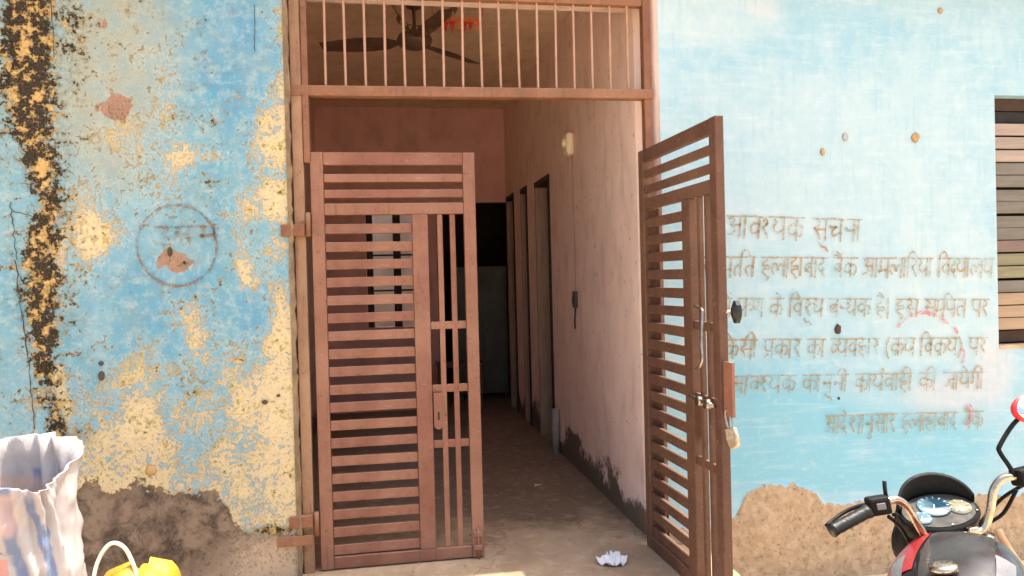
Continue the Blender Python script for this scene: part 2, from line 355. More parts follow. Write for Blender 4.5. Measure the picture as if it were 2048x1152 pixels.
def left_fields(x, z):
    n = fbm(x, z, 3.2, 5, 3); nb = fbm(x, z, 9, 4, 11); n0 = fbm(x, z, 1.4, 3, 19)
    peel = np.full_like(x, .07) + .6*(n-.5)
    # heavy loss towards the bottom and beside the gate
    peel += .70*(1-sm(.55, 1.45, z + .5*(n0-.5) - .22*(x+.85))) + 1.0*(fbm(x,z,6.5,5,77,.65)-.5)*(1-sm(1.0,1.6,z))
    peel += .22*ell(x, z, -.52, .75, .14, .45, 0, .8)
    for cx, cz, rx, rz, rot, a in [(-1.42,1.80,.085,.16,0,.75),(-.58,1.85,.15,.07,.3,.75),(-.50,1.78,.06,.10,0,.6),(-.545,1.62,.06,.05,.6,.55),
            (-.68,1.56,.035,.12,.15,.7),(-.65,1.47,.06,.06,0,.6),(-.92,1.22,.04,.11,0,.65),(-.98,1.33,.06,.03,.5,.45),(-1.20,2.18,.07,.13,.5,.6),
            (-1.03,2.36,.045,.12,-.2,.45),(-1.06,2.53,.07,.06,.4,.35),(-.93,2.12,.08,.05,.4,.4),(-1.0,1.98,.05,.14,-.35,.42),(-.52,2.28,.08,.16,.1,.52),
            (-.54,2.08,.09,.14,.2,.5),(-.78,2.09,.06,.03,0,.45),(-1.34,2.15,.08,.05,0,.3),(-1.36,1.70,.05,.08,.2,.5),(-1.24,1.72,.04,.05,0,.4),
            (-.5,1.25,.08,.20,0,.6),(-.55,1.02,.2,.22,0,.35),(-1.13,1.05,.07,.17,0,.4),(-1.3,2.53,.14,.14,0,.22),(-.47,2.62,.022,.3,0,.6),(-.73,2.69,.03,.03,0,.4),(-1.28,.62,.12,.2,0,.25),(-1.2,.82,.05,.14,0,.4)]:
        peel += a*.85*ell(x + .05*(nb-.5), z + .07*(n-.5), cx, cz, rx*1.3, rz*1.2, rot, .8)
    peel -= .35*ell(x, z, -.62, 1.32, .07, .12, 0) + .25*ell(x, z, -1.15, 1.35, .2, .3, 0) + .18*ell(x, z, -.9, .72, .14, .06, 0)
    peel -= .3*ell(x, z, -.75, 2.5, .17, .4, 0) + .3*sm(-1.66, -1.72, x)*sm(1.9, 1.7, z)
    # mould run down the old joint
    cx = np.interp(z, [.3,.78,1.0,1.2,1.45,1.62,1.85,2.1,2.35,2.6,2.85,3.2], [-1.53,-1.545,-1.585,-1.60,-1.61,-1.595,-1.56,-1.60,-1.64,-1.63,-1.62,-1.62])
    wd = np.interp(z, [.3,.8,1.2,1.5,1.7,1.9,2.1,2.4,2.9,3.2], [.02,.04,.045,.075,.065,.05,.07,.10,.105,.1])
    d = np.abs(x-cx + .05*(nb-.5))/wd
    mold = .78*(1-sm(.1, 1.7, d))*sm(.5, .85, z)
    mold *= np.interp(z, [.5,.9,1.0,1.1,1.3,1.62,1.75,2.0,2.2], [.85,.7,.55,.85,1,.95,.72,.8,1])
    mold += .20*(1-sm(.6, 3.2, d)) + .22*(1-sm(.3, 2.4, np.abs(x-cx-.07)/.09))*sm(.8,1.3,z) + .9*ell(x, z, -.56, .235, .11, .022, -.08, .8) + .4*ell(x, z, -1.42, .78, .05, .06)
    mold += .18*ell(x, z, -1.40, 2.72, .12, .25)
    peel += .35*ell(x, z, -1.72, 2.65, .06, .45, 0, .5) + .5*(1-sm(.2, 1., np.abs(x-cx-.02-wd*.8)/.05))*sm(.7,.9,z)*(n>.47)
    top = np.interp(x, [-3,-1.75,-1.5,-1.43,-1.3,-1.2,-1.05,-.92,-.84,-.79,-.76,-.70,-.60,-.50,-.45], [.42,.48,.46,.52,.46,.52,.45,.47,.43,.37,.27,.235,.21,.23,.27])
    base = .5 + (top - z + .05*(n-.5))*6.0
    grey = ell(x, z, -1.28, 2.62, .30, .42, 0, .7) + .6*ell(x, z, -1.30, 2.2, .2, .2) + .3*ell(x, z, -1.25, 1.98, .2, .1)
    pink = 1.0*ell(x, z, -1.245, 2.325, .08, .06, .2, .9) + .9*ell(x, z, -1.012, 1.575, .07, .055, .1, .9) + .5*ell(x, z, -1.27, 2.72, .05, .05)
    deep = ell(x, z, -.72, 2.66, .24, .32, 0, .8) + .7*ell(x, z, -.6, 2.35, .12, .3, 0, .8) + .8*ell(x, z, -.63, 1.36, .1, .16) + .4*ell(x, z, -1.1, 1.5, .3, .3)
    height = .010*(fbm(x, z, 2.2, 3, 31)-.5) + .004*(nb-.5) + .004*np.clip(mold,0,1)*(nb-.3) - .006*sm(.45,.55,base)
    height += .03*sm(-1.60, -1.66, x)*0
    return dict(peel=peel, mold=mold, base=base, grey=np.clip(grey,0,1), pink=pink, deep=np.clip(deep,0,1), height=height)
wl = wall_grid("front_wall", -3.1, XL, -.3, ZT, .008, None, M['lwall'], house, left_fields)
wl["label"] = "sky blue paint peeling off cream plaster with a black mould streak"

WIN = (3.535, 4.55, .99, 2.455)
def right_fields(x, z):
    n = fbm(x, z, 3.0, 4, 5); nb = fbm(x, z, 10, 4, 13)
    top = np.interp(x, [1.4,1.80,1.88,1.925,2.04,2.19,2.345,2.40,2.5,2.62,2.81,3.03,3.5,5.3], [.06,.06,.13,.235,.275,.275,.215,.145,.135,.145,.155,.12,.115,.12])
    base = .5 + (top - z + .015*(n-.5))*11
    white = .35 + .5*ell(x, z, 1.75, 2.85, .45, .16) + .35*ell(x, z, 2.6, 2.1, .9, .5) + .45*ell(x, z, 3.2, 1.3, .45, .4) + .2*ell(x, z, 2.1, 1.6, .4, .3) - .5*(1-sm(.55, 1.05, z))
    white -= .25*ell(x, z, 2.4, 2.75, .5, .2)
    deep = ell(x, z, 2.1, .55, .5, .35) + ell(x, z, 2.9, .4, .6, .25) + .6*ell(x, z, 2.1, .95, .3, .15) + .4*ell(x, z, 2.2, 1.75, .15, .12)
    pink = ell(x, z, 3.5, .85, .12, .2) + ell(x, z, 3.2, .72, .25, .1) + .6*ell(x, z, 2.1, 2.9, .1, .05)
    height = .008*(fbm(x, z, 2.0, 3, 41)-.5) + .003*(nb-.5) + sm(.42,.6,base)*(.010 + .012*(nb-.5))
    e = np.maximum(np.abs(x-(WIN[0]+WIN[1])/2)-(WIN[1]-WIN[0])/2, np.abs(z-(WIN[2]+WIN[3])/2)-(WIN[3]-WIN[2])/2)
    height *= sm(-.01, .06, np.abs(e))
    return dict(base=base, white=white, deep=np.clip(deep,0,1), pink=np.clip(pink,0,1), height=height)
wr = wall_grid("front_wall", XR, 5.4, -.3, ZT, .009, WIN, M['rwall'], house, right_fields)
wr["label"] = "pale blue wash wall with a painted notice and bare sandy plaster foot"

# window recess and closed plank shutter
win = bpy.data.objects.new("window", None); COL.objects.link(win); win.parent = house; win["label"] = "boarded window at the right edge"
x0, x1, z0, z1 = WIN
rv = MB()
rv.box((x0-.02, .012, z0-.02), (x0, .2, z1+.02)).box((x1, .012, z0-.02), (x1+.02, .2, z1+.02))
rv.box((x0, .012, z1), (x1, .2, z1+.02))
rv.build("reveal", M['rwall'], win)
box("sill", (x0, -.004, z0-.02), (x1, .2, z0), M['plaster_edge'], win, .004)
box("backing", (x0-.02, .201, z0-.03), (x1+.02, .25, z1+.03), M['dark_wood'], win)
tones = {'k': lin(42,36,32), 'p': lin(168,152,138), 'g': lin(120,114,104), 'o': lin(136,132,104), 't': lin(170,146,120), 'd': lin(70,52,42), 'm': lin(128,110,100)}
PM = {k: simple("plank_tone_"+k, c, None, 8, .8, bump=.3, stretch=(.4,4,6)) for k, c in tones.items()}
rows = "dkpppggggggmoogtttd"[::1]
zz = z1-.002; hgt = (z1-z0-.004)/len(rows)
for i, k in enumerate(rows):
    yy = .075 if k in 'kd' else .045 + random.uniform(-.006, .006)
    p = box("plank", (x0+.004, yy, zz-hgt+.004), (x1-.004, yy+.02, zz-.004), PM[k], win, .004)
    p.rotation_euler = (0, random.uniform(-.0015, .0015), 0); zz -= hgt

# opening reveals, lintel beam, corridor shell
XC = 1.40
rev = MB().prism([(0,0)]*0 or [(XR, 0), (XC, .16), (XC, .3), (XR+.12, .3), (XR+.12, 0)], -.2, 2.96, Matrix(((1,0,0,0),(0,0,1,.004),(0,1,0,0),(0,0,0,1))))
rev.build("door_jamb", M['corr'], house)
box("door_jamb", (XL-.14, .008, -.2), (XL-.001, .3, 2.96), M['paint'], house, .006)  # dark jamb colour: shade of the gap beside the post painted in
box("lintel_beam", (XL-.14, .006, 2.965), (XR+.12, .3, 3.5), M['corr'], house)
# rough broken plaster edge along the left of the opening
pe = MB(); rnd = random.Random(4); zc = -.2
pts = []
while zc < 3.0:
    pts.append((zc, .012 + rnd.random()*.022)); zc += rnd.uniform(.02, .06)
pts.append((3.0, .02))
for (za, wa), (zb, wb) in zip(pts[:-1], pts[1:]):
    pe.add([(XL-.012, -.006, za), (XL+wa*.5, -.012-wa*.3, za), (XL+wa*.5, .03, za), (XL-.012, -.006, zb), (XL+wb*.5, -.012-wb*.3, zb), (XL+wb*.5, .03, zb)], [(0,1,4,3),(1,2,5,4)])
pe.build("plaster_edge", simple("dirty_plaster_edge", lin(146,124,96), lin(112,92,70), 14, .9, bump=.5), house)

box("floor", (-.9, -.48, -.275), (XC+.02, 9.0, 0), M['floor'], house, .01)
box("room_floor", (XC+.021, .31, -.19), (5.399, 9.0, -.002), M['conc'], house)
box("doorstep", (XC+.02, -.48, -.275), (XC+.26, -.012, -.004), M['floor'], house, .012)
ZC = 3.42
box("ceiling", (-3.1, .3, ZC), (5.4, 4.86, ZC+.14), M['ceil'], house)
box("awning_slab", (-3.1, -.10, ZT), (5.4, .3, ZT+.12), M['conc'], house, .01)
box("parapet", (-3.1, -.02, ZT+.122), (5.4, .298, ZC+.5), M['conc'], house)
box("side_wall", (-3.25, .002, -.2), (-3.101, 9.0, ZC), M['conc'], house)
box("side_wall", (5.401, .002, -.2), (5.55, 9.0, ZC), M['conc'], house)
# corridor walls
XW = -.72
box("corridor_wall", (XW-.12, .301, 0), (XW, 4.7, ZC), M['corr'], house)
for a, b, zlo in [(.301, 2.38, 0), (2.38, 2.98, 2.29), (2.98, 3.40, 0), (3.40, 3.72, 2.32), (3.72, 4.15, 0), (4.15, 4.62, 2.34), (4.62, 4.7, 0)]:
    box("corridor_wall", (XC, a, zlo), (XC+.12, b, ZC-.001), M['corr'], house)
# back wall with a window (left) and a dark doorway (right)
for a, b, lo, hi in [(XW, -.20, 0, ZC), (-.20, .42, 2.215, ZC), (-.20, .42, 0, .95), (.42, .47, 0, ZC), (.47, XC+.12, 2.345, ZC)]:
    box("back_wall", (a, 4.701, lo), (b, 4.82, hi-.001), M['back'], house)
bwin = bpy.data.objects.new("window", None); COL.objects.link(bwin); bwin.parent = house; bwin["label"] = "bright window with dark posts at the corridor end"
for xx in (-.195, .10, .385): box("post", (xx, 4.715, .95), (xx+(.07 if xx < 0 or xx > .3 else .085), 4.79, 2.215), M['dark_wood'], bwin)
for zz in (1.35, 1.75): box("crossbar", (-.125, 4.745, zz), (.385, 4.757, zz+.02), M['dark_wood'], bwin)
# rooms behind: closed and dark on the right, open yard on the left
box("room_wall", (.48, 4.821, 0), (.6, 8.8, ZC), M['back'], house)
box("room_wall", (.6, 8.7, 0), (5.4, 8.8, ZC), M['paint'], house)
box("room_roof", (.48, 4.861, ZC), (5.4, 8.9, ZC+.14), M['conc'], house)
box("room_wall", (XC+.121, 1.9, 0), (5.4, 2.0, ZC), M['back'], house)
box("room_wall", (-3.1, 1.0, 0), (XW-.121, 1.1, ZC), M['back'], house)
box("room_wall", (-3.1, 4.701, 0), (XW, 4.82, ZC), M['back'], house)
box("yard_wall", (-3.1, 8.9, 0), (.479, 9.0, 2.6), M['cream'], house)
# inner door frames and leaves on the right side of the corridor
def inner_door(ya, yb, top, leaf):
    d = bpy.data.objects.new("door", None); COL.objects.link(d); d.parent = house
    for y in (ya, yb-.05): box("jamb", (XC-.012, y, .0), (XC+.10, y+.05, top), M['pale_wood'] if y != ya else M['dark_wood'], d, .004)
    box("head", (XC-.014, ya, top-.001), (XC+.10, yb, top+.05), M['dark_wood'], d, .004)
    if leaf:
        L = MB().box((0,-.02,.02),(.52,.02,top-.03)).build("leaf", M['paint'], d, bevel=.004)
        L.location = (XC+.10, yb-.06, 0); L.rotation_euler = (0,0,R(-12))
        for zz in (.25, 1.25):
            pnl = MB().box((.08,-.028,zz),(.44,.028,zz+.75)).build("panel", M['paint'], d, bevel=.004)
            pnl.location = L.location; pnl.rotation_euler = L.rotation_euler
inner_door(2.38, 2.98, 2.29, True); inner_door(3.40, 3.72, 2.32, False); inner_door(4.15, 4.62, 2.34, False)

# ------------------------------------------------------------------ writing on the walls
def bar(x): return [(x,1),(x,.5),(x,0)]
VA = [(.5,.62),(.32,.72),(.12,.56),(.16,.34),(.34,.28),(.5,.42)]
RA = [[(.12,.98),(.34,.9),(.36,.7),(.12,.56)], [(.14,.57),(.3,.34),(.44,.06)]]
def sh(st, dx, sx=1): return [[(x*sx+dx, y) for x, y in s] for s in st]
G = {
 'v': (.62, [VA], .5), 'b': (.62, [VA, [(.18,.36),(.44,.62)]], .5), 'n': (.64, [[(.06,.58),(.16,.62),(.2,.52),(.1,.46)], [(.16,.5),(.55,.52)]], .55),
 'm': (.68, [[(.16,1),(.16,.42),(.05,.4),(.08,.28),(.2,.36),(.58,.42)]], .58), 'y': (.68, [[(.1,.95),(.22,.78),(.1,.62),(.14,.4),(.34,.32),(.58,.48)]], .58),
 's': (.8, RA + [[(.26,.5),(.7,.5)]], .7), 'l': (.85, [[(.75,.52),(.6,.68),(.48,.55),(.42,.35),(.32,.65),(.12,.62),(.08,.36),(.22,.16)]], .75),
 'c': (.72, [[(.06,.64),(.46,.64)], [(.42,.64),(.24,.44),(.3,.24),(.62,.38)]], .62), 'p': (.65, [[(.12,1),(.12,.58),(.25,.4),(.55,.44)]], .55),
 't': (.68, [[(.58,.58),(.3,.62),(.14,.46),(.18,.22),(.28,.08)]], .58), 'sh': (.82, [[(.1,.78),(.24,.94),(.38,.8),(.26,.62),(.1,.56),(.3,.34),(.44,.08)], [(.26,.62),(.44,.72)]], .72),
 'dh': (.72, [[(.06,.9),(.2,.97),(.26,.84),(.1,.72),(.32,.62),(.12,.44),(.3,.26),(.62,.42)]], .62), 'j': (.78, [[(.68,.6),(.4,.6),(.38,.36),(.22,.2),(.06,.36)]], .68),
 'g': (.6, [[(.18,1),(.18,.42),(.06,.36)]], .5), 'N': (.65, [[(.08,1),(.08,.52),(.2,.4),(.36,.52),(.36,1)]], .55), 'kh': (1.0, RA + sh([VA], .4), .9),
 'k': (.86, [VA, [(.5,.6),(.68,.68),(.8,.5),(.74,.24),(.64,.16)]], .5), 'r': (.5, RA, None),
 'h': (.6, [[(.3,1),(.3,.82),(.08,.72),(.16,.54),(.44,.58),(.46,.42),(.18,.38),(.14,.22),(.32,.1),(.44,-.08)]], None),
 'd': (.6, [[(.32,1),(.32,.74),(.1,.64),(.08,.42),(.3,.3),(.42,.42),(.32,.48),(.3,.28),(.5,.02)]], None),
 'i': (.62, [[(.32,1),(.32,.86),(.1,.76),(.16,.6),(.44,.62),(.48,.46),(.2,.42),(.12,.28),(.3,.16),(.48,.04),(.36,-.12)]], None),
 'a': (.74, [[(.06,.86),(.24,.96),(.34,.8),(.16,.62),(.36,.5),(.32,.26),(.04,.18)], [(.2,.6),(.62,.6)]], .62), 'ri': (.9, [[(.1,1),(.1,.5),(.3,.36),(.5,.56),(.46,.8)], [(.5,.56),(.74,.7),(.84,.44),(.74,.3)]], .52),
}
def layout(text):
    """text: words split by '|', tokens by space; returns strokes and headline spans"""
    x = 0; S_ = []; heads = []
    for word in text.split('|'):
        xs = x; pend = None
        for tk in word.split():
            if tk == 'A': S_.append([(x+.1, 1), (x+.1, .5), (x+.1, 0)]); x += .24; continue
            if tk == 'I': S_.append([(x+.1,0),(x+.1,.5),(x+.1,1),(x+.02,1.26),(x-.2,1.36),(x-.42,1.02)]); x += .26; continue
            if tk == 'w': S_.append([(x+.1,0),(x+.1,.5),(x+.1,1),(x+.18,1.26),(x+.42,1.34),(x+.62,1.02)]); x += .22; continue
            if tk == 'e': S_.append([(x-.18,1.0),(x-.3,1.2),(x-.5,1.32)]); continue
            if tk == 'E': S_.append([(x-.14,1.0),(x-.28,1.2),(x-.5,1.34)]); S_.append([(x-.2,1.0),(x-.4,1.14),(x-.62,1.16)]); continue
            if tk == '.': S_.append([(x-.1,1.22),(x-.06,1.26)]); continue
            if tk == 'u': S_.append([(x-.34,.0),(x-.12,-.1),(x-.18,-.28),(x-.4,-.24)]); continue
            if tk == 'U': S_.append([(x-.4,-.06),(x-.3,-.24),(x-.1,-.3),(x+.06,-.46)]); continue
            if tk == 'R': S_.append([(x-.2,1.02),(x-.06,1.16),(x-.2,1.3)]); continue
            if tk == '/r': S_.append([(x-.34,.26),(x-.54,.04)]); continue
            if tk == 'D': S_.append([(x+.12,1.08),(x+.12,.5),(x+.12,-.05)]); x += .3; xs = x; continue
            if tk == '(': S_.append([(x+.24,1.1),(x+.08,.6),(x+.1,.3),(x+.26,-.15)]); x += .34; xs = x; continue
            if tk == ')': heads.append((xs, x)); S_.append([(x+.1,1.1),(x+.26,.6),(x+.24,.3),(x+.08,-.15)]); x += .4; xs = x; continue
            half = tk.endswith('-'); w, st, b = G[tk.rstrip('-')]
            k = .72 if half else 1
            S_ += sh(st, x, k)
            if b is not None and not half: S_.append([(x+b,1),(x+b,.5),(x+b,0)])
            x += w*k*(.8 if half else 1)
        if x - xs > .2: heads.append((xs, x))
        x += .34
    return S_, heads, x-.34
def ribbon(mb, pts, w, rnd, y=-.0088):
    n = len(pts); L = []
    for i in range(n):
        a = pts[max(i-1,0)]; b = pts[min(i+1,n-1)]; dx, dz = b[0]-a[0], b[1]-a[1]; l = math.hypot(dx, dz) or 1
        ww = w*(.6+.7*rnd.random())*(.8 if i in (0, n-1) else 1)/2
        L.append(((pts[i][0]-dz/l*ww, y, pts[i][1]+dx/l*ww), (pts[i][0]+dz/l*ww, y, pts[i][1]-dx/l*ww)))
    mb.add([p for q in L for p in q], [(2*i, 2*i+1, 2*i+3, 2*i+2) for i in range(n-1)])
def mat_faded(name, c1, c2, lo, hi, sc=60):
    t = NT(name); n = t.noise(sc, 6, .7); n2 = t.noise(5, 4)
    t.l(t.ramp(t.math('ADD', n, t.math('MULTIPLY', t.math('SUBTRACT', n2, .5), .5)), lo, hi, .12, .85), t.b.inputs["Alpha"])
    return t.done(t.mix(t.ramp(t.noise(11, 3), .4, .6), c1, c2), .9, 0, .1)
M['ink'] = mat_faded("faded_sign_paint", lin(156,136,86), lin(172,130,78), .36, .64)
M['ink2'] = mat_faded("faded_stencil_paint", lin(118,96,74), lin(140,104,72), .42, .62)
M['redink'] = mat_faded("faded_red_chalk", lin(226,120,120), lin(214,90,90), .45, .65)
LINES = [
 ("a A v sh- y k|s U c n A", 1.855, 2.662, 1.768, 1.736, .125, .012),
 ("s m- p t- w t|i l A h A b A d|b E . k|a A m l A w r y A|w v d- y A l y", 1.70, 3.505, 1.545, 1.499, .110, .0105),
 ("m e .|ri N|k e|w v r U dh|b n- dh k|h E D|i s|s m- w p t|p r", 1.80, 3.47, 1.318, 1.262, .102, .010),
 ("w k s I|p /r k A r|k A|v- y v h A r|( k /r y|w v k /r y )|p r", 1.80, 3.45, 1.090, 1.040, .102, .010),
 ("a A v sh- y k|k A n U n I|k A y R v A h I|k I|j A y e g I", 1.86, 3.43, .888, .840, .098, .0095),
 ("a A d e sh A n u s A r|i l A h A b A d|b E . k", 2.415, 3.42, .640, .612, .104, .0095),
]
rnd = random.Random(12); mb = MB()
for text, xa, xb, za, zb, h, sw in LINES:
    st, heads, tot = layout(text); k = (xb-xa)/tot
    def P(p, wob): return (xa+p[0]*k + (p[1]-1)*h*.10, za+(zb-za)*p[0]/tot + (p[1]-1)*h + wob)
    for s in st:
        wob = rnd.uniform(-.003, .003); jx = rnd.uniform(-.02, .02)
        sp = spline([(x+jx+rnd.uniform(-.012,.012), y+rnd.uniform(-.02,.02), 0) for x, y in s], 5)
        ribbon(mb, [P((p.x, p.y), wob) for p in sp], sw*1.12, rnd)
    for a, b in heads:
        nn = max(3, int((b-a)*4)); ribbon(mb, [P((a-.04+(b-a+.08)*i/nn, 1+rnd.uniform(-.015,.015)), 0) for i in range(nn+1)], sw*.95, rnd, -.0093)
o = mb.build("lettering", M['ink'], wr); o["label"] = "six lines of faded hand painted Hindi notice"
# red chalk strokes

for pl_ in ([(2.87,1.12,0),(2.93,1.17,0),(3.02,1.20,0),(3.12,1.185,0),(3.2,1.13,0)], [(3.28,1.0,0),(3.30,.95,0),(3.285,.90,0)], [(3.33,.66,0),(3.34,.6,0),(3.31,.55,0)], [(3.24,1.11,0),(3.26,1.07,0)]):
    mb = MB(); ribbon(mb, [(p.x, p.y) for p in spline(pl_, 6)], .018, rnd, -.0098); mb.build("chalk_mark", M['redink'], wr)
# round stencil on the left wall
mb = MB(); rx, rz, cx, cz = .182, .196, -.985, 1.655
ribbon(mb, [(cx+rx*math.cos(a*math.pi/40), cz+rz*math.sin(a*math.pi/40)) for a in range(81)], .014, rnd)
st, heads, tot = layout("r U s|m")
for s in st:
    ribbon(mb, [(-1.07+p.x*.115, 1.675+p.y*.07) for p in spline([(x, y, 0) for x, y in s], 5)], .014, rnd)
ribbon(mb, [(-1.085+i*.03, 1.745) for i in range(9)], .012, rnd, -.0093)
ribbon(mb, [(-1.02, 1.79), (-.98, 1.792)], .012, rnd)
o = mb.build("stencil", M['ink2'], wl); o["label"] = "faded brown circle stencil"
# cracks in the left wall
M['crack'] = simple("crack_dark", lin(70,66,60), lin(44,40,38), 20, .95)
def crack(p0, p1, n, amp, w):
    pts = [(p0[0]+(p1[0]-p0[0])*i/n + rnd.uniform(-amp, amp), p0[1]+(p1[1]-p0[1])*i/n) for i in range(n+1)]
    mb = MB(); ribbon(mb, pts, w, rnd, -.0078); mb.build("crack", M['crack'], wl)
crack((-1.715,1.87),(-1.695,1.60),14,.006,.0045); crack((-1.70,1.60),(-1.66,1.15),20,.006,.005); crack((-1.71,1.83),(-1.61,1.80),6,.006,.004)
crack((-.595,2.83),(-.60,2.60),10,.003,.0035); crack((-1.51,2.85),(-1.505,2.55),10,.003,.004); crack((-1.66,1.15),(-1.64,.8),14,.005,.004)
# pits, nails and knocked-off spots
M['spot'] = simple("orange_stain", lin(186,152,106), lin(166,130,86), 30, .9)
M['pit'] = simple("dark_pit", lin(86,70,56), lin(64,50,40), 30, .95)
def blob(name, x, z, r, mat, par, rr=1.0):
    b = MB(); rn = random.Random(int(x*1000)); n = 14
    ring = [(math.cos(2*math.pi*k/n), math.sin(2*math.pi*k/n), r*(.88+.24*rn.random())) for k in range(n)]
    b.loft([[Vector((x+c*q, -.004, z+s*q*rr)) for c, s, q in ring], [Vector((x+c*q*.8, -.0085, z+s*q*.8*rr)) for c, s, q in ring], [Vector((x+c*q*.3, -.0088, z+s*q*.3*rr)) for c, s, q in ring]])
    return b.build(name, mat, par, True)
blob("stain_spot", 3.013, 2.204, .027, M['spot'], wr); blob("stain_spot", 3.189, 2.932, .017, M['spot'], wr)
blob("pit", 2.503, 1.125, .02, M['pit'], wr, 1.5); blob("pit", 2.433, 2.12, .014, M['spot'], wr, 1.5); blob("pit", 2.573, 2.205, .02, simple("grey_pit", lin(178,184,186), None, 30, .9), wr, 1.2)
blob("pit", 2.50, .735, .008, M['pit'], wr); blob("pit", -1.345, 1.04, .015, M['pit'], wl, 1.6); blob("pit", -1.345, 1.10, .012, M['pit'], wl)
blob("pit", -.60, .875, .014, M['pit'], wl, .8); blob("pit", -.535, .905, .01, M['pit'], wl, .7); blob("pit", -1.137, .575, .026, M['spot'], wl); blob("pit", -1.02, 1.625, .012, M['pit'], wl, 2)

# ------------------------------------------------------------------ fixed iron frame with transom grille
fr = thing("security_grille", "brown iron door frame with a barred transom grille above the gate", "door frame", (0,0,0))
FY0, FY1 = .018, .072
box("post", (-.438, FY0, 0), (-.385, FY1, 2.955), M['post'], fr, .004)
box("post", (-.383, FY0-.006, 2.06), (-.352, FY1-.01, 2.955), M['frame'], fr, .004)
box("post", (1.405, FY0, 0), (1.446, FY1, 2.955), M['frame'], fr, .004)
lb = MB().box((-.947,-.03,-.026),(.947,.03,.026)).build("transom_bar", M['frame'], fr, bevel=.005)
lb.location = (.504, .04, 2.425); lb.rotation_euler = (0, R(-.35), 0)
box("head_bar", (-.384, FY0+.004, 2.905), (1.404, FY1-.004, 2.953), M['frame'], fr, .004)
rod = MB().tube([(0,0,0),(0,0,.47)], .0065, 8).mesh("rod"); rod.materials.append(M['rod'])
for k in range(17):
    xx = -.268 + k*.0995
    r_ = link("rod", rod, None, fr); r_.location = (xx, .045, 2.44 + .006*(xx)); r_.rotation_euler = (random.uniform(-.008,.008), random.uniform(-.012,.012), 0)
for z in (1.72, .27): # iron holdfasts let into the wall
    h_ = box("holdfast", (-.50, -.014, z-.03), (-.386, .016, z+.03), M['frame'], fr, .004)
box("holdfast", (-.56, -.02, .155), (-.387, -.0155, .205), M['frame'], fr, .002)
for z in (1.75, .25):
    MB().tube([(-.371,.012,z-.06),(-.371,.012,z+.06)], .013, 12).build("hinge_knuckle", M['frame'], fr, True)
    MB().tube([(1.385,.012,z-.06),(1.385,.012,z+.06)], .013, 12).build("hinge_knuckle", M['frame'], fr, True)

# ------------------------------------------------------------------ gate leaves
def leaf(name, label, w, loc, rz, mirror, mat, bolt):
    o = thing(name, label, "gate", loc, rz, "steel gate leaves"); s = -1 if mirror else 1
    T = .02; H = 2.115
    def bx(n, u0, z0, u1, z1, t=T, bev=.004, y=0):
        a, b = sorted((u0*s, u1*s)); return box(n, (a, y-t, z0), (b, y+t, z1), mat, o, bev)
    ms0, ms1 = w*.603, w*.700
    bx("stile", .002, .006, .065, H); bx("stile", w-.062, .006, w, H)
    bx("stile", ms0, .069, ms1, 1.797)
    bx("rail", .066, 2.05, w-.063, H-.001, T-.001); bx("rail", .066, 1.798, w-.063, 1.856, T-.001); bx("rail", .066, .008, w-.063, .068, T-.001)
    for z in (1.985, 1.905): bx("slat", .066, z-.021, w-.063, z+.021, .012)
    me = None
    for k in range(19):
        z = 1.728 - k*.0905
        if me is None:
            a, b = sorted((.066*s, (ms0-.001)*s)); q = box("slat", (a, -.012, -.0245), (b, .012, .0245), mat, o, .003); me = q.data
        else:
            q = link("slat", me, None, o); bv = q.modifiers.new("bevel", 'BEVEL'); bv.width = .003; bv.segments = 2
        q.location = (0, random.uniform(-.002,.002), z); q.rotation_euler = (R(random.uniform(-4,4)), R(random.uniform(-.35,.35)), 0)
    g = (w-.062-ms1)
    for f in (.33, .68): bx("bar", ms1+g*f-.014, .069, ms1+g*f+.014, 1.797, .011)
    for z in (1.222, .895, .607): bx("crossbar", ms1+.001, z-.02, w-.063, z+.02, .0085)
    if mirror: bx("back_strip", .067, .1, .185, 1.795, .004, .001, -.0185)
    # lock plate with keyhole slot below the middle crossbar
    pl = MB(); c = ms1+.03; pw = .024; za, zb = .685, .875
    arc = [(c+pw*math.cos(a), za+pw+pw*math.sin(a)) for a in [math.pi+math.pi*i/8 for i in range(9)]]
    poly = [(c-pw, zb)] + arc + [(c+pw, zb)]; poly = [(x*s, z) for x, z in poly]
    if s < 0: poly = poly[::-1]
    pl.prism(poly, -.020, -.013).build("lock_plate", mat, o)
    sl_ = box("key_slot", (min((c-.005)*s,(c+.005)*s), -.0225, .735), (max((c-.005)*s,(c+.005)*s), -.0195, .775), M['dark_wood'], o)
    # drop bolt at the foot of the free stile
    MB().tube([((w-.03)*s,-.032,.0),((w-.03)*s,-.032,.16)], .007, 10).build("drop_bolt", mat, o, True)
    bx("bolt_guide", w-.055, .05, w-.008, .075, .012, .002, -.032); bx("bolt_guide", w-.055, .12, w-.008, .145, .012, .002, -.032)
    return o
gl = leaf("gate_leaf", "red brown slatted steel gate leaf standing closed at left", .832, (-.357, .045, 0), 0, False, M['gate'], True)
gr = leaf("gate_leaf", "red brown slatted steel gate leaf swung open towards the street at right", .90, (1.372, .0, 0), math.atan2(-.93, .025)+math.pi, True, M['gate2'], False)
# latch hardware on the open leaf (local u runs to -x)
M['steel'] = simple("worn_steel", lin(190,180,168), lin(150,138,124), 30, .38, 1.0)
M['black'] = simple("black_plastic", lin(26,26,27), lin(18,18,18), 30, .42)
M['plate'] = mat_painted_iron("hasp_plate_paint", lin(146,96,76), lin(130,84,64), lin(166,120,98), .5)
U = lambda u: -u
inn = -1   # inner face side sign found below: face towards the camera
def hw(mb, name, mat, smooth=True): return mb.build(name, mat, gr, smooth)
YF = .0
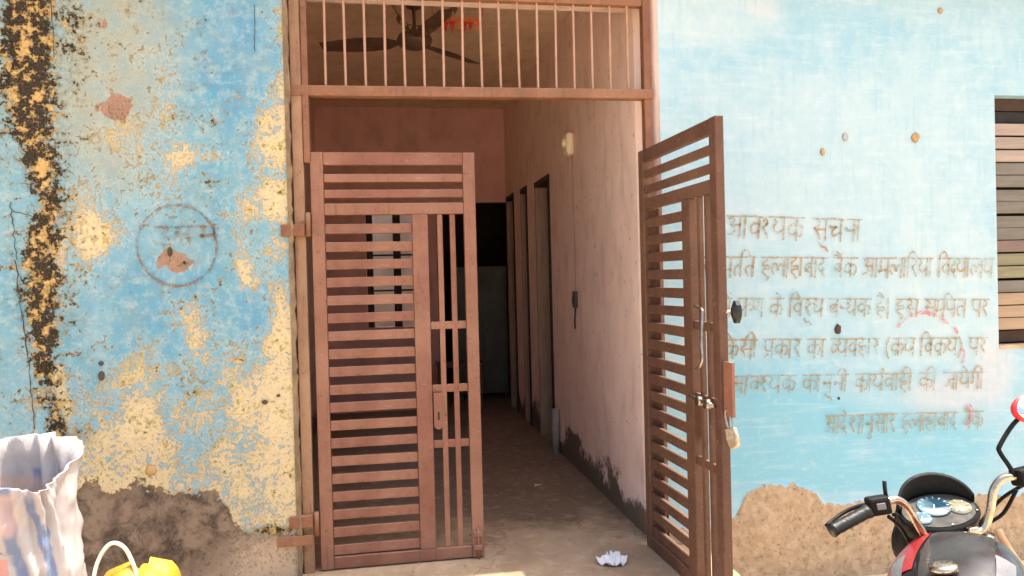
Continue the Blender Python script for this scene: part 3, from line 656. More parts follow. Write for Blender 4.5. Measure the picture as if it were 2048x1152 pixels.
# which local y faces the corridor/camera side
face = 1
fy = lambda d: face*(.02+d)
hw(MB().tube(spline([(U(.70), fy(.012), 1.31), (U(.80), fy(.03), 1.30), (U(.815), fy(.035), 1.27), (U(.835), fy(.05), 1.16), (U(.85), fy(.055), 1.09), (U(.835), fy(.06), 1.06), (U(.80), fy(.06), 1.045)], 6), .0065, 10), "latch_handle", M['steel'])
hw(MB().tube([(U(.62), fy(.012), .90), (U(.86), fy(.012), .89)], .008, 10), "latch_bolt", M['steel'])
for u in (.72, .80):
    hw(MB().lathe([(.012,-.01),(.022,-.01),(.022,.01),(.012,.01)], 16, Matrix.Translation((U(u), fy(.014), .89)) @ Matrix.Rotation(R(90),4,'X')), "latch_eye", M['steel'])
hw(MB().box((U(.975), -.006, .86), (U(.885), .006, 1.085)), "hasp_plate", M['plate'], False)
hw(MB().lathe([(.0,-.012),(.02,-.012),(.045,.0),(.045,.02),(.02,.03),(0,.03)], 10, Matrix.Translation((U(.91), -.045, 1.29)) @ Matrix.Rotation(R(90),4,'X') @ Matrix.Diagonal((.55,1.1,1,1))), "knob", M['black'], False)
hw(MB().tube([(U(.885), 0, 1.29), (U(.905), -.045, 1.29)], .009, 10), "knob_stem", M['steel'])
# padlock hanging in the hasp
bpy.context.view_layer.update()
pk = thing("padlock", "steel padlock hanging from the hasp of the open gate leaf", "padlock", gr.matrix_world @ Vector((U(.955), 0, .78)), gr.rotation_euler.z)
MB().tube(spline([(-.014,0,.03),(-.016,0,.075),(-.010,0,.10),(0,0,.108),(.010,0,.10),(.016,0,.075),(.014,0,.03)], 5), .0045, 10).build("shackle", M['steel'], pk, True)
q = [(-.024,.035),(-.028,-.005),(-.022,-.04),(-.008,-.052),(.008,-.052),(.022,-.04),(.028,-.005),(.024,.035)]
MB().prism(q, -.012, .012).build("body", simple("padlock_chrome", lin(206,196,180), lin(176,160,140), 30, .3, 1.0), pk, bevel=.004)
pk.rotation_euler = (R(4), R(16), gr.rotation_euler.z + R(25))

# ------------------------------------------------------------------ corridor fittings
jb = thing("lamp_box", "small cream plastic box fixed high on the corridor wall", "lamp", (XC, 1.57, 2.44))
M['ivory'] = simple("ivory_plastic", lin(250,240,208), lin(240,228,190), 8, .45)
MB().box((-.06,-.065,-.085),(0,.065,.085)).build("body", M['ivory'], jb, bevel=.025)
MB().lathe([(0,0),(.034,0),(.03,.03),(0,.035)], 16, Matrix.Translation((-.05,0,.01)) @ Matrix.Rotation(R(-90),4,'Y')).build("cover", M['ivory'], jb, True)
wr_ = MB().tube(spline([(XC-.006,1.56,2.36),(XC-.007,1.565,2.0),(XC-.006,1.55,1.6),(XC-.006,1.56,1.36)], 4), .003, 6).build("cable", simple("grey_cable", lin(186,160,142), None, 10, .6), None, True)
tag(wr_, "thin cable running down the corridor wall below the cream box", "cable")
sw = thing("wall_socket", "small dark socket on the corridor wall below the cream box", "socket", (XC, 1.56, 1.29))
MB().box((-.025,-.04,-.06),(0,.04,.06)).build("body", simple("dark_socket", lin(66,66,60), lin(50,50,46), 10, .5), sw, bevel=.006)
MB().box((-.032,-.022,-.03),(-.024,.022,.02)).build("face", M['black'], sw, bevel=.003)
MB().tube(spline([(-.01,.0,-.06),(-.012,.02,-.14),(-.01,.03,-.22)], 5), .006, 8).build("lead", M['black'], sw, True)
pv = MB().tube([(XC-.04,2.20,0),(XC-.038,2.20,.2),(XC-.035,2.2,.37)], .03, 14).build("drain_pipe", simple("white_pvc", lin(176,166,156), lin(150,140,130), 10, .5), None, True)
tag(pv, "short white plastic drain pipe at the corridor wall foot", "pipe")
# ceiling fan
M['fan'] = simple("fan_brown", lin(104,80,64), lin(84,64,50), 10, .5)
fan = thing("ceiling_fan", "dark brown ceiling fan seen through the transom grille", "fan", (.25, 1.45, ZC))
MB().lathe([(0,0),(.06,0),(.055,-.05),(.014,-.06),(.014,-.06)], 20).build("canopy", M['fan'], fan, True)
MB().tube([(0,0,-.05),(0,0,-.24)], .012, 10).build("downrod", M['fan'], fan, True)
MB().lathe([(0,-.22),(.05,-.22),(.11,-.245),(.125,-.28),(.11,-.315),(.05,-.34),(0,-.342)], 28).build("motor", M['fan'], fan, True)
for a in (165, 285, 45):
    b = MB(); rings = []
    for i in range(9):
        t = i/8; r = .12+.55*t; wd_ = .055+.03*math.sin(math.pi*min(1,t*1.1)) if t > .12 else .022
        tw = R(14)
        c_ = [(-wd_, 0), (wd_, 0)]
        rings.append([Vector((r, y*math.cos(tw)+0*z, -.29 + y*math.sin(tw) + z)) for y, z in [(-wd_,-.003),(wd_,-.003),(wd_,.003),(-wd_,.003)]])
    q = b.loft(rings).build("blade", M['fan'], fan); q.rotation_euler = (0,0,R(a))
# red festival garland and dry leaf string under the ceiling
gar = thing("garland", "orange red cloth garland hung under the corridor ceiling", "garland", (.55, 1.36, 3.27))
M['red'] = simple("red_cloth", lin(206,72,46), lin(188,50,36), 20, .8); M['orange'] = simple("orange_cloth", lin(222,132,84), lin(206,110,64), 20, .8)
MB().tube(spline([(-.17,-.02,.145),(-.16,0,.01),(0,0,-.002),(.16,0,.01),(.17,.02,.145)], 6), .005, 6).build("string", M['orange'], gar, True)
MB().box((-.16,-.004,-.022),(.16,.004,.006)).build("band", M['orange'], gar)
for i in range(7):
    b = MB(); xx = -.13+i*.043; h_ = .06+.035*((i*37) % 5)/5
    b.prism([(xx-.022,-.02),(xx,-.02-h_),(xx+.022,-.02)], -.008+.004*(i % 2), -.002+.004*(i % 2)); b.build("pennant", M['red'] if i % 3 else M['orange'], gar)
ls = thing("leaf_string", "dry olive leaf string hung beside the orange red garland", "garland", (.30, 1.15, 3.2))
cu = spline([(-.20,.35,.20),(-.1,.2,.02),(.05,.05,-.02),(.2,-.1,.06),(.3,-.2,.21)], 8)
M['leafy'] = simple("dry_leaf", lin(124,100,52), lin(100,78,40), 20, .8)
MB().tube(cu, .004, 6).build("string", M['leafy'], ls, True)
for i in range(4, len(cu)-4, 2):
    p = cu[i]; b = MB(); a = random.uniform(-.5,.5)
    b.add([p, p+Vector((.018,.01,-.03)), p+Vector((.02*a,0,-.075)), p+Vector((-.018,-.01,-.03))], [(0,1,2),(0,2,3)]); b.build("leaf", M['leafy'], ls)
cb = thing("cupboard", "dark grey green steel cupboard dimly seen inside the back doorway", "cupboard", (1.12, 5.25, 0))
M['cup'] = simple("cupboard_green", lin(96,96,84), lin(80,80,70), 6, .5)
MB().box((-.28,0,.06),(.36,.42,1.62)).build("body", M['cup'], cb, bevel=.01)
for xx in (-.27, .05): MB().box((xx,-.018,.10),(xx+.30,-.001,1.58)).build("door", M['cup'], cb, bevel=.006)
for xx in (-.01, .09): MB().tube([(xx,-.03,.82),(xx,-.03,.96)], .008, 8).build("handle", M['steel'], cb, True)
for xx, yy in ((-.25,.03),(.30,.03),(-.25,.36),(.30,.36)): MB().box((xx,yy,0),(xx+.04,yy+.04,.06)).build("foot", M['cup'], cb)
tb = thing("side_table", "low dark wooden table in the shade at the corridor end", "table", (.78, 4.35, 0))
MB().box((-.25,-.18,.52),(.25,.18,.56)).build("top", M['paint'], tb, bevel=.006)
for xx in (-.23,.19):
    for yy in (-.16,.12): MB().box((xx,yy,0),(xx+.04,yy+.04,.52)).build("leg", M['paint'], tb)
gb = MB(); rg_ = random.Random(21)
for k in range(260):
    x_, y_ = rg_.uniform(-.35,1.38), rg_.uniform(-.46,2.6); r_ = rg_.choice((.003,.004,.006,.009)); q_ = [Vector((rg_.uniform(-1,1), rg_.uniform(-1,1), rg_.uniform(-.2,1)))*r_ for _ in range(4)]
    gb.add([Vector((x_,y_,r_*.3+.0005))+v for v in q_], [(0,1,2),(0,3,1),(1,3,2),(2,3,0)])
o = gb.build("floor_grit", M['plaster_edge']); o["kind"] = "stuff"; o["label"] = "small grit and crumbs scattered over the corridor floor"; o["category"] = "grit"
sc2 = MB().add([(-.03,-.02,.004),(.03,-.012,.012),(.028,.02,.006),(-.026,.018,.014)], [(0,1,2,3)]).build("paper_scrap", simple("dull_paper", lin(214,204,190), None, 20, .8)); sc2.location = (1.02, 1.28, 0); tag(sc2, "tiny pale scrap on the dark corridor floor further in", "paper", "paper scraps")
# crumpled paper scrap on the floor
b = MB(); rn = random.Random(9); n = 7
vs = [(.13*(i/n-.5)+rn.uniform(-.008,.008), .13*(j/n-.5)+rn.uniform(-.008,.008), .008+rn.random()*.022 + .02*math.sin(i*1.3+j)) for j in range(n+1) for i in range(n+1)]
vs = [(x, y, max(.003, z)) for x, y, z in vs]
fs = [(j*(n+1)+i, j*(n+1)+i+1, (j+1)*(n+1)+i+1, (j+1)*(n+1)+i) for j in range(n) for i in range(n) if not (i+j < 2 or i+j > 2*n-4 or (i > n-2 and j < 2))]
pp = b.add(vs, fs).build("paper_scrap", simple("white_paper", lin(236,234,236), lin(222,220,224), 20, .8)); pp.location = (1.10, -.20, .003); pp.rotation_euler = (0,0,.6)
tag(pp, "crumpled white paper scrap on the floor in the doorway", "paper", "paper scraps")

# ------------------------------------------------------------------ woven sack, bottom left
sk = thing("cement_sack", "open white woven sack with faded blue and pink print by the wall", "sack", (-1.385, -.80, -.28))
def sack_pt(a, t, inner=0):
    # superellipse section, slumping folds
    hx, hy = .20 + .02*math.sin(3*t+1), .15 + .015*math.cos(4*t)
    hx *= 1.0 + .06*(1-t); c, s_ = math.cos(a), math.sin(a)
    e = .62; x = hx*math.copysign(abs(c)**e, c); y = hy*math.copysign(abs(s_)**e, s_)
    f = 1 + .035*math.sin(5*a+6*t)+.02*math.sin(9*a-9*t+1)+.015*math.sin(14*a+4*t)
    x *= f - inner*.06; y *= f - inner*.08
    z = 1.115*t
    nv = Vector((2.2*c, 2.2*s_, 5.0*t)); nz = mnoise.noise(nv) ; rd = 1-abs(mnoise.noise(Vector((3.1*c+5, 3.1*s_, 3.4*t+2*c))))
    rd2 = 1-abs(mnoise.noise(Vector((6*c+1, 6*s_+4, 9*t))))
    x += c*(.03*nz+.07*(rd-.8)+.025*(rd2-.8)); y += s_*(.03*nz+.07*(rd-.8)+.025*(rd2-.8))
    lip = .018*math.sin(a*2+.6)+.014*math.sin(a*3-1.0)+.075*s_ - .02*c
    z += lip*t**4
    if t > .90: x += c*.006*((t-.9)/.1)**1.5*(1+math.sin(2*a+.8)); z -= .03*((t-.9)/.1)**3*max(0,c)
    if t > .86: y += .02*math.sin(2*a)*(t-.86)/.14; x += .012*math.sin(3*a)*(t-.86)/.14
    return Vector((x, y, z))
NA, NT_ = 120, 90
rings = [[sack_pt(2*math.pi*k/NA, i/NT_) for k in range(NA)] for i in range(NT_+1)]
inn_r = [[sack_pt(2*math.pi*k/NA, t, 1) + Vector((0,0,-.0)) for k in range(NA)] for t in (1.0, .94, .86, .78, .7)]
b = MB().loft(rings + inn_r)
o = b.build("sack_cloth", None, sk, True)
t = NT("woven_sack")
n1 = t.noise(6, 5); X_, Y_, Z_ = t.axis(0), t.axis(1), t.axis(2)
white = t.mix(t.ramp(n1, .35, .65), lin(178,172,170), lin(160,154,152))
bandx = t.math('ADD', X_, t.math('MULTIPLY', t.math('SUBTRACT', n1, .5), .10))
front = t.ramp(Y_, -.05, -.10)
zz_ = t.math('ADD', t.math('SUBTRACT', Z_, .08), t.math('MULTIPLY', t.math('SUBTRACT', n1, .5), .1))
diag = t.math('ADD', bandx, t.math('MULTIPLY', Z_, .16))
blue = t.math('MULTIPLY', t.math('MULTIPLY', t.ramp(diag, .165, .18), t.ramp(diag, .225, .21)), t.ramp(zz_, .97, .95))
blue2 = t.math('MULTIPLY', t.math('MULTIPLY', t.ramp(diag, .26, .27), t.ramp(diag, .30, .29)), t.ramp(zz_, .95, .9))
blue3 = t.math('MULTIPLY', t.math('MULTIPLY', t.ramp(bandx, -.17, -.15), t.ramp(bandx, .05, .03)), t.math('MULTIPLY', t.ramp(zz_, .80, .79), t.ramp(zz_, .72, .73)))
letter = t.ramp(t.noise(22, 2, .4, stretch=(1,1,.6)), .52, .56)
pink = t.math('MULTIPLY', t.math('MULTIPLY', t.ramp(bandx, -.19, -.17), t.ramp(bandx, .10, .07)), t.math('MULTIPLY', t.ramp(zz_, .71, .70), t.ramp(zz_, .50, .52)))
pink2 = t.math('MULTIPLY', t.math('MULTIPLY', t.ramp(bandx, -.2, -.15), t.ramp(bandx, .09, .06)), t.math('MULTIPLY', t.ramp(zz_, .94, .92), t.ramp(zz_, .78, .80)))
col = t.mix(t.math('MULTIPLY', t.math('MAXIMUM', blue, blue2), .75), white, lin(78,106,148))
col = t.mix(t.math('MULTIPLY', t.math('MULTIPLY', blue3, letter), .8), col, lin(70,98,150))
col = t.mix(t.math('MULTIPLY', t.math('MULTIPLY', pink, letter), .6), col, lin(196,112,86))
col = t.mix(t.math('MULTIPLY', pink2, .6), col, lin(196,160,142))
wv = t.n("ShaderNodeTexWave"); wv.inputs["Scale"].default_value = 60; t.l(t.co, wv.inputs["Vector"])
t.bump(t.math('ADD', t.noise(14, 4), t.math('MULTIPLY', wv.outputs["Fac"], .03)), .4, .012)
o.data.materials.append(t.done(col, .55, 0, .35))
fill = MB().loft([[sack_pt(2*math.pi*k/NA, .74, 1)*1 for k in range(NA)], [Vector((sack_pt(2*math.pi*k/NA,.74,1).x*.5, sack_pt(2*math.pi*k/NA,.74,1).y*.5, .80)) for k in range(NA)]]).build("filling", simple("grey_fill", lin(170,164,158), lin(150,144,138), 20, .9, bump=.5), sk, True)

# yellow carrier bag
yb = thing("carrier_bag", "bulging yellow plastic bag with a white handle beside the sack", "bag", (-.945, -.82, -.28))
rings = []
for i in range(25):
    t_ = i/24; prof = math.sin(math.pi*min(1, .12+.62*t_))**.55 if t_ < .97 else .35
    rr = .172*prof if t_ < .9 else .172*prof*(1-(t_-.9)*3)
    ring = []
    for k in range(48):
        a = 2*math.pi*k/48; f = 1+.05*math.sin(3*a+5*t_)+.035*math.sin(7*a-8*t_)+.025*math.sin(13*a+9*t_+1)
        ring.append(Vector((rr*.88*f*math.cos(a), rr*.8*f*math.sin(a),   .68*t_ + .018*math.sin(2*a+1)*t_**2 + .010*math.sin(5*a)*t_**2)))
    rings.append(ring)
M['yellow'] = simple("yellow_film", lin(196,160,52), lin(178,132,30), 9, .5, bump=.35, bdist=.02)
MB().loft(rings).build("film", M['yellow'], yb, True)
MB().tube(spline([(-.135,-.06,.50),(-.148,-.05,.64),(-.13,-.04,.73),(-.09,-.03,.782),(-.045,-.03,.765),(-.015,-.03,.70),(.0,-.03,.63)], 7), [.013]*7*6+[.013]*1 if False else .0075, 8).build("handle", simple("white_handle", lin(232,222,206), None, 20, .5), yb, True)

# ------------------------------------------------------------------ motorcycle, bottom right (x forward, y left, z up)
HEAD, LEAN, STEER = R(46), R(11), R(39)
bike = bpy.data.objects.new("motorcycle", None); COL.objects.link(bike); bike.empty_display_size = .2
tag(bike, "black and red motorcycle leaning on its side stand in front of the right wall", "motorcycle")
yaw = R(90) - HEAD
bike.matrix_world = Matrix.Translation((1.461, -2.335, -.28)) @ Matrix.Rotation(yaw,4,'Z') @ Matrix.Rotation(-LEAN,4,'X')
M['chrome'] = simple("chrome", lin(206,190,170), lin(176,156,134), 30, .25, 1.0)
M['tankpaint'] = simple("tank_black_paint", lin(34,33,35), lin(26,25,27), 4, .16, 0, spec=.7)
M['redpaint'] = simple("tank_red_paint", lin(150,44,46), lin(124,30,34), 5, .3, spec=.6)
M['silver'] = simple("silver_decal", lin(120,118,116), lin(96,94,94), 8, .3)
M['white'] = simple("white_decal", lin(186,182,176), lin(168,164,158), 8, .4)
M['rubber'] = simple("black_rubber", lin(18,18,18), lin(12,12,12), 40, .42, bump=.3)
M['blackp'] = simple("black_cowl", lin(13,12,12), lin(9,9,9), 30, .6, spec=.25)
M['engine'] = simple("engine_alloy", lin(150,148,144), lin(120,118,114), 20, .5, .7)
M['tan'] = simple("tan_sleeve", lin(214,170,128), lin(196,150,110), 14, .6)
M['seat'] = simple("seat_vinyl", lin(30,29,29), lin(22,21,21), 30, .55, bump=.2)
M['redpl'] = simple("red_plastic", lin(214,44,48), lin(196,34,38), 10, .35)
t = NT("dial_glass"); n = t.noise(14, 3); M['dial'] = t.done(t.mix(t.ramp(n,.4,.6), lin(34,60,76), lin(96,126,138)), .06, 0, .8)
M['dialface'] = simple("dial_face", lin(74,72,68), lin(58,57,54), 20, .6, spec=.2)
M['glassm'] = simple("mirror_glass", lin(226,228,232), lin(220,222,226), 5, .03, 1.0)
CX, CZ = .40, .968                         # handlebar clamp
# tank as a lofted shell
def tank(u, v, off=0.):
    # u 0 front .. 1 rear, v angle
    x = .375 - .52*u
    w_ = (.125 + .06*math.sin(math.pi*min(1, u*1.15+.12)) )*(1 - .45*max(0, u-.62)/.38)
    if u < .08: w_ *= .72 + .28*math.sqrt(u/.08)
    h_ = (.125 + .05*math.sin(math.pi*min(1,u*.9+.25)))*(1-.35*max(0,u-.6)/.4)
    if u < .08: h_ *= .6 + .4*math.sqrt(u/.08)
    zc_ = .84 - .09*u
    c, s_ = math.cos(v), math.sin(v); e = .8
    y = (w_+off)*math.copysign(abs(c)**e, c); z = zc_ + (h_+off)*math.copysign(abs(s_)**(e if s_ > 0 else .45), s_)*(1 if s_ > 0 else .7)
    return Vector((x, y, z))
MB().loft([[tank(i/36, 2*math.pi*k/56) for k in range(56)] for i in range(37)]).build("fuel_tank", M['tankpaint'], bike, True)
tk = bike.children[-1]
def patch(name, u0, u1, vf0, vf1, mat, n=16, off=.0025):
    vs = []; mb = MB()
    rows_ = []
    for i in range(n+1):
        u = u0+(u1-u0)*i/n; a, b_ = R(vf0(i/n)), R(vf1(i/n))
        rows_.append([tank(u, a+(b_-a)*j/10, off) for j in range(11)])
    mb.loft(rows_, cap=False, close=False); return mb.build(name, mat, tk, True)
patch("red_panel", .03, .46, lambda f: 78-10*f, lambda f: 22+8*f, M['redpaint'])
patch("front_trim", .0, .05, lambda f: 120, lambda f: 60, M['white'], off=.003)
patch("silver_stripe", .30, .95, lambda f: 60-10*f, lambda f: 42-4*f, M['silver'], off=.003)
patch("silver_stripe", .30, .95, lambda f: 138+4*f, lambda f: 120+10*f, M['silver'], off=.003)
patch("sheen_panel", .06, .62, lambda f: 122-4*f, lambda f: 78-6*f, simple("tank_sheen_grey", lin(58,55,54), lin(44,42,42), 6, .22), off=.0028)  # grey patch on the black tank: its top sheen put into the colour
patch("white_stripe", .48, .85, lambda f: 30-2*f, lambda f: 18, M['white'], off=.003)
fc = MB().lathe([(0,.0),(.034,.0),(.034,.012),(.02,.016),(0,.016)], 20, Matrix.Translation((.10,0,.968)) @ Matrix.Rotation(R(-4),4,'Y')).build("fuel_cap", M['chrome'], tk, True)
# steering group
st = bpy.data.objects.new("steering", None); COL.objects.link(st); st.parent = bike; st.location = (CX, 0, 0); st.rotation_euler = (0,0,STEER)
def hb(s): return [(0,0,CZ),(0,s*.05,CZ),(0,s*.085,CZ+.008),(-.008,s*.112,CZ+.06),(-.012,s*.132,CZ+.112),(-.018,s*.162,CZ+.140),(-.025,s*.20,CZ+.140),(-.03,s*.245,CZ+.130),(-.045,s*.37,CZ+.100)]
pl = spline(hb(1)[::-1] + hb(-1)[1:], 5)
MB().tube(pl, .0115, 14).build("handlebar", M['chrome'], st, True)
for s in (1, -1):
    g0 = Vector((-.031, s*.255, CZ+.127)); g1 = Vector((-.046, s*.380, CZ+.097))
    ps = [g0.lerp(g1, i/12) for i in range(13)]
    MB().tube(ps, [.0175 + (.0015 if i % 2 else 0) + (.003 if i in (0, 12) else 0) for i in range(13)], 16).build("grip", M['rubber'], st, True)
    c0 = Vector((-.027, s*.222, CZ+.135)); Mx = Matrix.Translation(c0) @ Matrix.Rotation(R(-8*s),4,'Z')
    MB().box((-.024,-.03,-.024),(.026,.03,.026), Mx).build("switch_housing", M['blackp'], st, bevel=.008)
    MB().box((-.03,-.012,-.006),(-.022,.012,.012), Mx).build("switch_button", M['redpl'] if s < 0 else M['silver'], st, bevel=.002)
    lv = spline([c0+Vector((.03,-s*.01,.0)), c0+Vector((.05,s*.03,-.004)), c0+Vector((.055,s*.08,-.015)), c0+Vector((.03,s*.15,-.035))], 6)
    MB().tube(lv, .006, 8).build("lever", M['blackp'] if s > 0 else M['chrome'], st, True)
MB().box((-.03,-.05,-.03),(.02,-.012,.02), Matrix.Translation((-.03,-.225,CZ+.135))).build("switch_cover", M['redpl'], st, bevel=.008)
MB().tube(spline([(-.02,.19,CZ+.145),(-.018,.188,CZ+.17),(-.01,.18,CZ+.195)],4), .006, 8).build("mirror_stub", M['blackp'], st, True)
# right mirror on a cranked stem
MB().tube(spline([(-.03,-.19,CZ+.14),(-.025,-.187,CZ+.17),(-.02,-.172,CZ+.215),(-.02,-.178,CZ+.235),(-.015,-.235,CZ+.285),(-.010,-.29,CZ+.312)],5), .0065, 10).build("mirror_stem", M['blackp'], st, True)
Mm = Matrix.Translation((-.015,-.305,CZ+.32)) @ Matrix.Rotation(R(8),4,'Z') @ Matrix.Rotation(R(-78),4,'Y') @ Matrix.Diagonal((.8,1.25,1,1))
MB().lathe([(0,-.03),(.03,-.028),(.052,-.012),(.056,.0),(.056,.006),(.051,.008),(0,.008)], 28, Mm).build("mirror_shell", M['redpl'], st, True)
MB().lathe([(0,.0085),(.050,.0085),(.049,.0105),(0,.0105)], 28, Mm).build("mirror_glass", M['glassm'], st, True)
# top yoke, clamps, key lock, fork
MB().box((-.035,-.095,CZ-.045),(.055,.095,CZ-.022)).build("top_yoke", M['chrome'], st, bevel=.01)
for s in (1,-1):
    MB().box((-.02,s*.045-.016,CZ-.03),(.02,s*.045+.016,CZ+.02)).build("bar_clamp", M['chrome'], st, bevel=.006)
    MB().tube([(-.005,s*.088,CZ-.01),(.10,s*.088,.60),(.19,s*.088,.29)], [.018,.018,.024], 14).build("fork_leg", M['chrome'], st, True)
MB().lathe([(0,0),(.036,0),(.036,.035),(.02,.042),(0,.042)], 18, Matrix.Translation((.035,-.01,CZ-.02))).build("key_lock", M['blackp'], st, True)
# instrument pod facing the rider, with a black hood
Mp = Matrix.Translation((.065,.0,CZ+.062)) @ Matrix.Rotation(R(-30),4,'Y') @ Matrix.Diagonal((.92,1.0,.8,1))
def el(a, ax, ay, z): return Mp @ Vector((ay*math.sin(a), ax*math.cos(a), z))
N = 40
MB().loft([[el(2*math.pi*k/N, .118, .085, -.06) for k in range(N)], [el(2*math.pi*k/N, .122, .088, -.01) for k in range(N)], [el(2*math.pi*k/N, .118, .084, .0) for k in range(N)]]).build("instrument_pod", M['blackp'], st, True)
MB().lathe([(0,.0005),(1,.0005),(1,.003),(0,.003)], 40, Mp @ Matrix.Diagonal((.074,.108,1,1))).build("dial_panel", M['dialface'], st, False)
for (dy, dx, r) in ((.005,.018,.048),(.066,-.022,.028)):
    MB().lathe([(0,.0035),(r,.0035),(r,.007),(r*.94,.009),(0,.009)], 32, Mp @ Matrix.Translation((dx,dy,0))).build("dial", M['dial'], st, True)
MB().lathe([(0,.0035),(.034,.0035),(.033,.007),(0,.007)], 24, Mp @ Matrix.Translation((-.005,-.062,0))).build("fuel_dial", simple("pale_gauge", lin(140,136,112), None, 10, .2), st, True)
hood = MB(); A = [R(8+164*i/30) for i in range(31)]
def hr(ax, ay, z): return [el(a, ax, ay, z) for a in A]
H0 = [Vector(p) for p in hr(.128,.094,-.05)]; rim = []
for i, a in enumerate(A):
    k = math.sin(a)**.8
    rim.append(el(a, .120, .098, .015+.075*k))
inner = [el(a, .112, .088, .012+.07*math.sin(a)**.8) for a in A]; inb = [el(a, .110, .080, .004) for a in A]
hood.loft([H0, rim, inner, inb], cap=False, close=False).build("hood", M['blackp'], st, True)
gm = MB()
for cx_, cy_, r_, n_ in ((.018,.005,.040,11),(-.022,.066,.022,7),(-.005,-.062,.027,7)):
    for k in range(n_):
        a = R(-130+260*k/(n_-1)); ca, sa = math.cos(a), math.sin(a)
        Mt = Mp @ Matrix.Translation((cx_+r_*ca, cy_+r_*sa, .0095)) @ Matrix.Rotation(a,4,'Z'); gm.box((-.005,-.0011,0),(.003,.0011,.001), Mt)
    Mt = Mp @ Matrix.Translation((cx_, cy_, .0098)) @ Matrix.Rotation(R(150),4,'Z'); gm.box((-.004,-.0013,0),(r_*.8,.0013,.0012), Mt)
o = gm.build("gauge_marks", M['white'], st); o["kind"] = "stuff"
for yy_, xx_ in ((.10,-.03),(-.10,-.03),(.0,-.068)):
    MB().lathe([(0,.003),(.005,.003),(.0045,.006),(0,.006)], 10, Mp @ Matrix.Translation((xx_,yy_,0))).build("screw", M['chrome'], st, True)
# headlamp cowl ahead of the pod
MB().loft([[Vector((.10,.11*math.cos(a),CZ-.02+.10*math.sin(a))) for a in [2*math.pi*k/32 for k in range(32)]],
           [Vector((.17,.115*math.cos(a),CZ-.05+.105*math.sin(a))) for a in [2*math.pi*k/32 for k in range(32)]],
           [Vector((.22,.09*math.cos(a),CZ-.07+.085*math.sin(a))) for a in [2*math.pi*k/32 for k in range(32)]]]).build("headlamp_cowl", M['blackp'], st, True)
MB().lathe([(0,0),(.08,0),(.07,.015),(0,.025)], 28, Matrix.Translation((.22,0,CZ-.07)) @ Matrix.Rotation(R(96),4,'Y')).build("headlamp", M['chrome'], st, True)
# cables
for pts_, r_, mt in [([(-.03,.20,CZ+.10),(.03,.14,CZ+.04),(.06,.10,CZ-.06),(.03,.07,CZ-.18)], .006, 'blackp'),
                    ([(-.02,.18,CZ+.10),(.05,.13,CZ+.07),(.09,.09,CZ-.02),(.06,.05,CZ-.2)], .0055, 'blackp'),
                    ([(.02,-.22,CZ+.09),(.06,-.19,CZ+.02),(.09,-.12,CZ-.04),(.04,-.06,CZ-.2)], .0055, 'blackp'),
                    ([(.03,-.26,CZ+.10),(.10,-.22,CZ+.05),(.12,-.14,CZ-.02)], .0055, 'blackp'),
                    ([(-.012,-.115,CZ+.0),(-.03,-.125,CZ-.06),(-.10,-.145,CZ-.20),(-.17,-.155,CZ-.36)], .0105, 'tan')]:
    MB().tube(spline(pts_, 6), r_, 10).build("cable", M[mt], st, True)
# wheels, mudguard, engine, frame, seat, tail
def wheel(x, par):
    Mw = Matrix.Translation((x,0,.30)) @ Matrix.Rotation(R(90),4,'X')
    w_ = bpy.data.objects.new("wheel", None); COL.objects.link(w_); w_.parent = par
    rg = []
    for i in range(48):
        a = 2*math.pi*i/48
        rg.append([Mw @ Vector(((.26+.042*math.cos(b_))*math.cos(a), (.26+.042*math.cos(b_))*math.sin(a), .04*math.sin(b_))) for b_ in [2*math.pi*k/14 for k in range(14)]])
    rg.append(rg[0]); MB().loft(rg, cap=False).build("tyre", M['rubber'], w_, True)
    rm = MB(); rg = []
    for i in range(48):
        a = 2*math.pi*i/48; rg.append([Mw @ Vector((q*math.cos(a), q*math.sin(a), z)) for q, z in ((.232,-.03),(.22,-.02),(.22,.02),(.232,.03))])
    rg.append(rg[0]); rm.loft(rg, cap=False)
    for i in range(6):
        a = 2*math.pi*i/6; rm.tube([Mw @ Vector((.03*math.cos(a),.03*math.sin(a),0)), Mw @ Vector((.222*math.cos(a),.222*math.sin(a),0))], .012, 8)
    rm.build("rim", M['engine'], w_, True)
    MB().lathe([(0,-.05),(.05,-.05),(.055,0),(.05,.05),(0,.05)], 24, Mw).build("hub", M['engine'], w_, True)
wheel(.22, st); wheel(-.63, bike)
rg = []
for i in range(22):
    a = R(20+130*i/21); rg.append([Vector((.22+q*math.cos(a), y, .30+q*math.sin(a))) for q, y in ((.315,-.055),(.335,-.04),(.342,0),(.335,.04),(.315,.055),(.33,0))])
MB().loft(rg).build("front_mudguard", M['tankpaint'], st, True)
rg = []
for i in range(22):
    a = R(25+125*i/21); rg.append([Vector((-.63+q*math.cos(a), y, .32+q*math.sin(a))) for q, y in ((.33,-.07),(.35,-.05),(.357,0),(.35,.05),(.33,.07),(.345,0))])
MB().loft(rg).build("rear_mudguard", M['tankpaint'], bike, True)
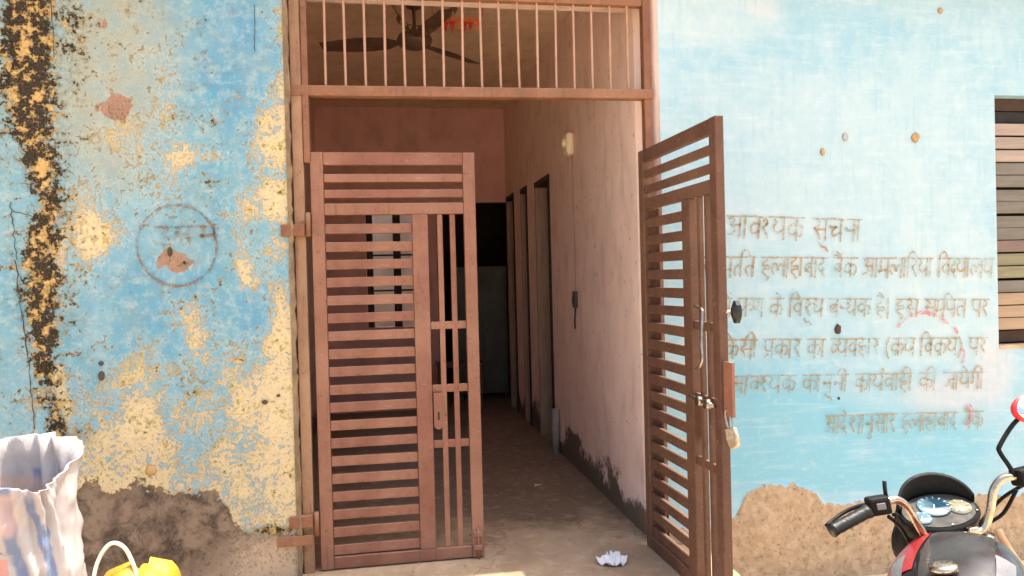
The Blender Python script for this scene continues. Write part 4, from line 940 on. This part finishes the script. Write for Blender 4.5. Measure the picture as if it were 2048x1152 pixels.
MB().tube(spline([(.36,0,.82),(.26,0,.55),(.18,0,.30),(-.10,0,.25),(-.25,0,.32),(-.28,0,.62)],5), .02, 12).build("frame_tube", M['blackp'], bike, True)
MB().tube([(.36,0,.80),(.0,0,.66),(-.30,0,.64),(-.75,0,.70)], .02, 12).build("frame_tube", M['blackp'], bike, True)
MB().box((-.12,-.13,.24),(.14,.13,.42)).build("crankcase", M['engine'], bike, bevel=.04)
for i in range(7): MB().box((.02,-.09,.43+i*.024),(.19,.09,.442+i*.024)).build("cooling_fin", M['engine'], bike, bevel=.003)
MB().box((.04,-.06,.41),(.16,.06,.62)).build("cylinder", M['engine'], bike, bevel=.01)
rg = []
for i in range(19):
    t_ = i/18; x = -.10-.66*t_; w_ = (.075+.06*math.sin(math.pi*min(1,.15+t_*.8)))*(1 if t_ < .9 else .8); zt = .735+.025*math.cos(t_*5)+.05*max(0,t_-.5)
    rg.append([Vector((x, w_*math.copysign(abs(math.cos(a))**.6, math.cos(a)), zt+.05*math.copysign(abs(math.sin(a))**.6, math.sin(a)))) for a in [2*math.pi*k/20 for k in range(20)]])
MB().loft(rg).build("seat", M['seat'], bike, True)
for s in (1,-1):
    MB().prism([(-.12,.46),(.0,.52),(-.03,.66),(-.30,.68),(-.34,.52)], s*.115-.012, s*.115+.012).build("side_panel", M['tankpaint'], bike, bevel=.008)
    MB().tube([(-.30,s*.11,.64),(-.62,s*.13,.30)], .022, 12).build("shock_absorber", M['chrome'], bike, True)
    MB().tube([(-.10,s*.09,.30),(-.64,s*.09,.30)], .017, 10).build("swing_arm", M['blackp'], bike, True)
    MB().tube([(-.02,s*.12,.28),(-.02,s*.24,.28)], .014, 10).build("footrest", M['rubber'], bike, True)
MB().tube(spline([(.17,-.03,.52),(.24,-.08,.40),(.16,-.14,.26),(-.2,-.15,.26),(-.85,-.16,.36)],6), [.02]*19+[.04]*6, 14).build("exhaust", M['chrome'], bike, True)
MB().tube([(-.02,.11,.26),(-.06,.20,.10),(-.08,.27,.042)], .011, 10).build("side_stand", M['blackp'], bike, True)
MB().box((-.86,-.06,.66),(-.79,.06,.73)).build("tail_lamp", M['redpl'], bike, bevel=.015)
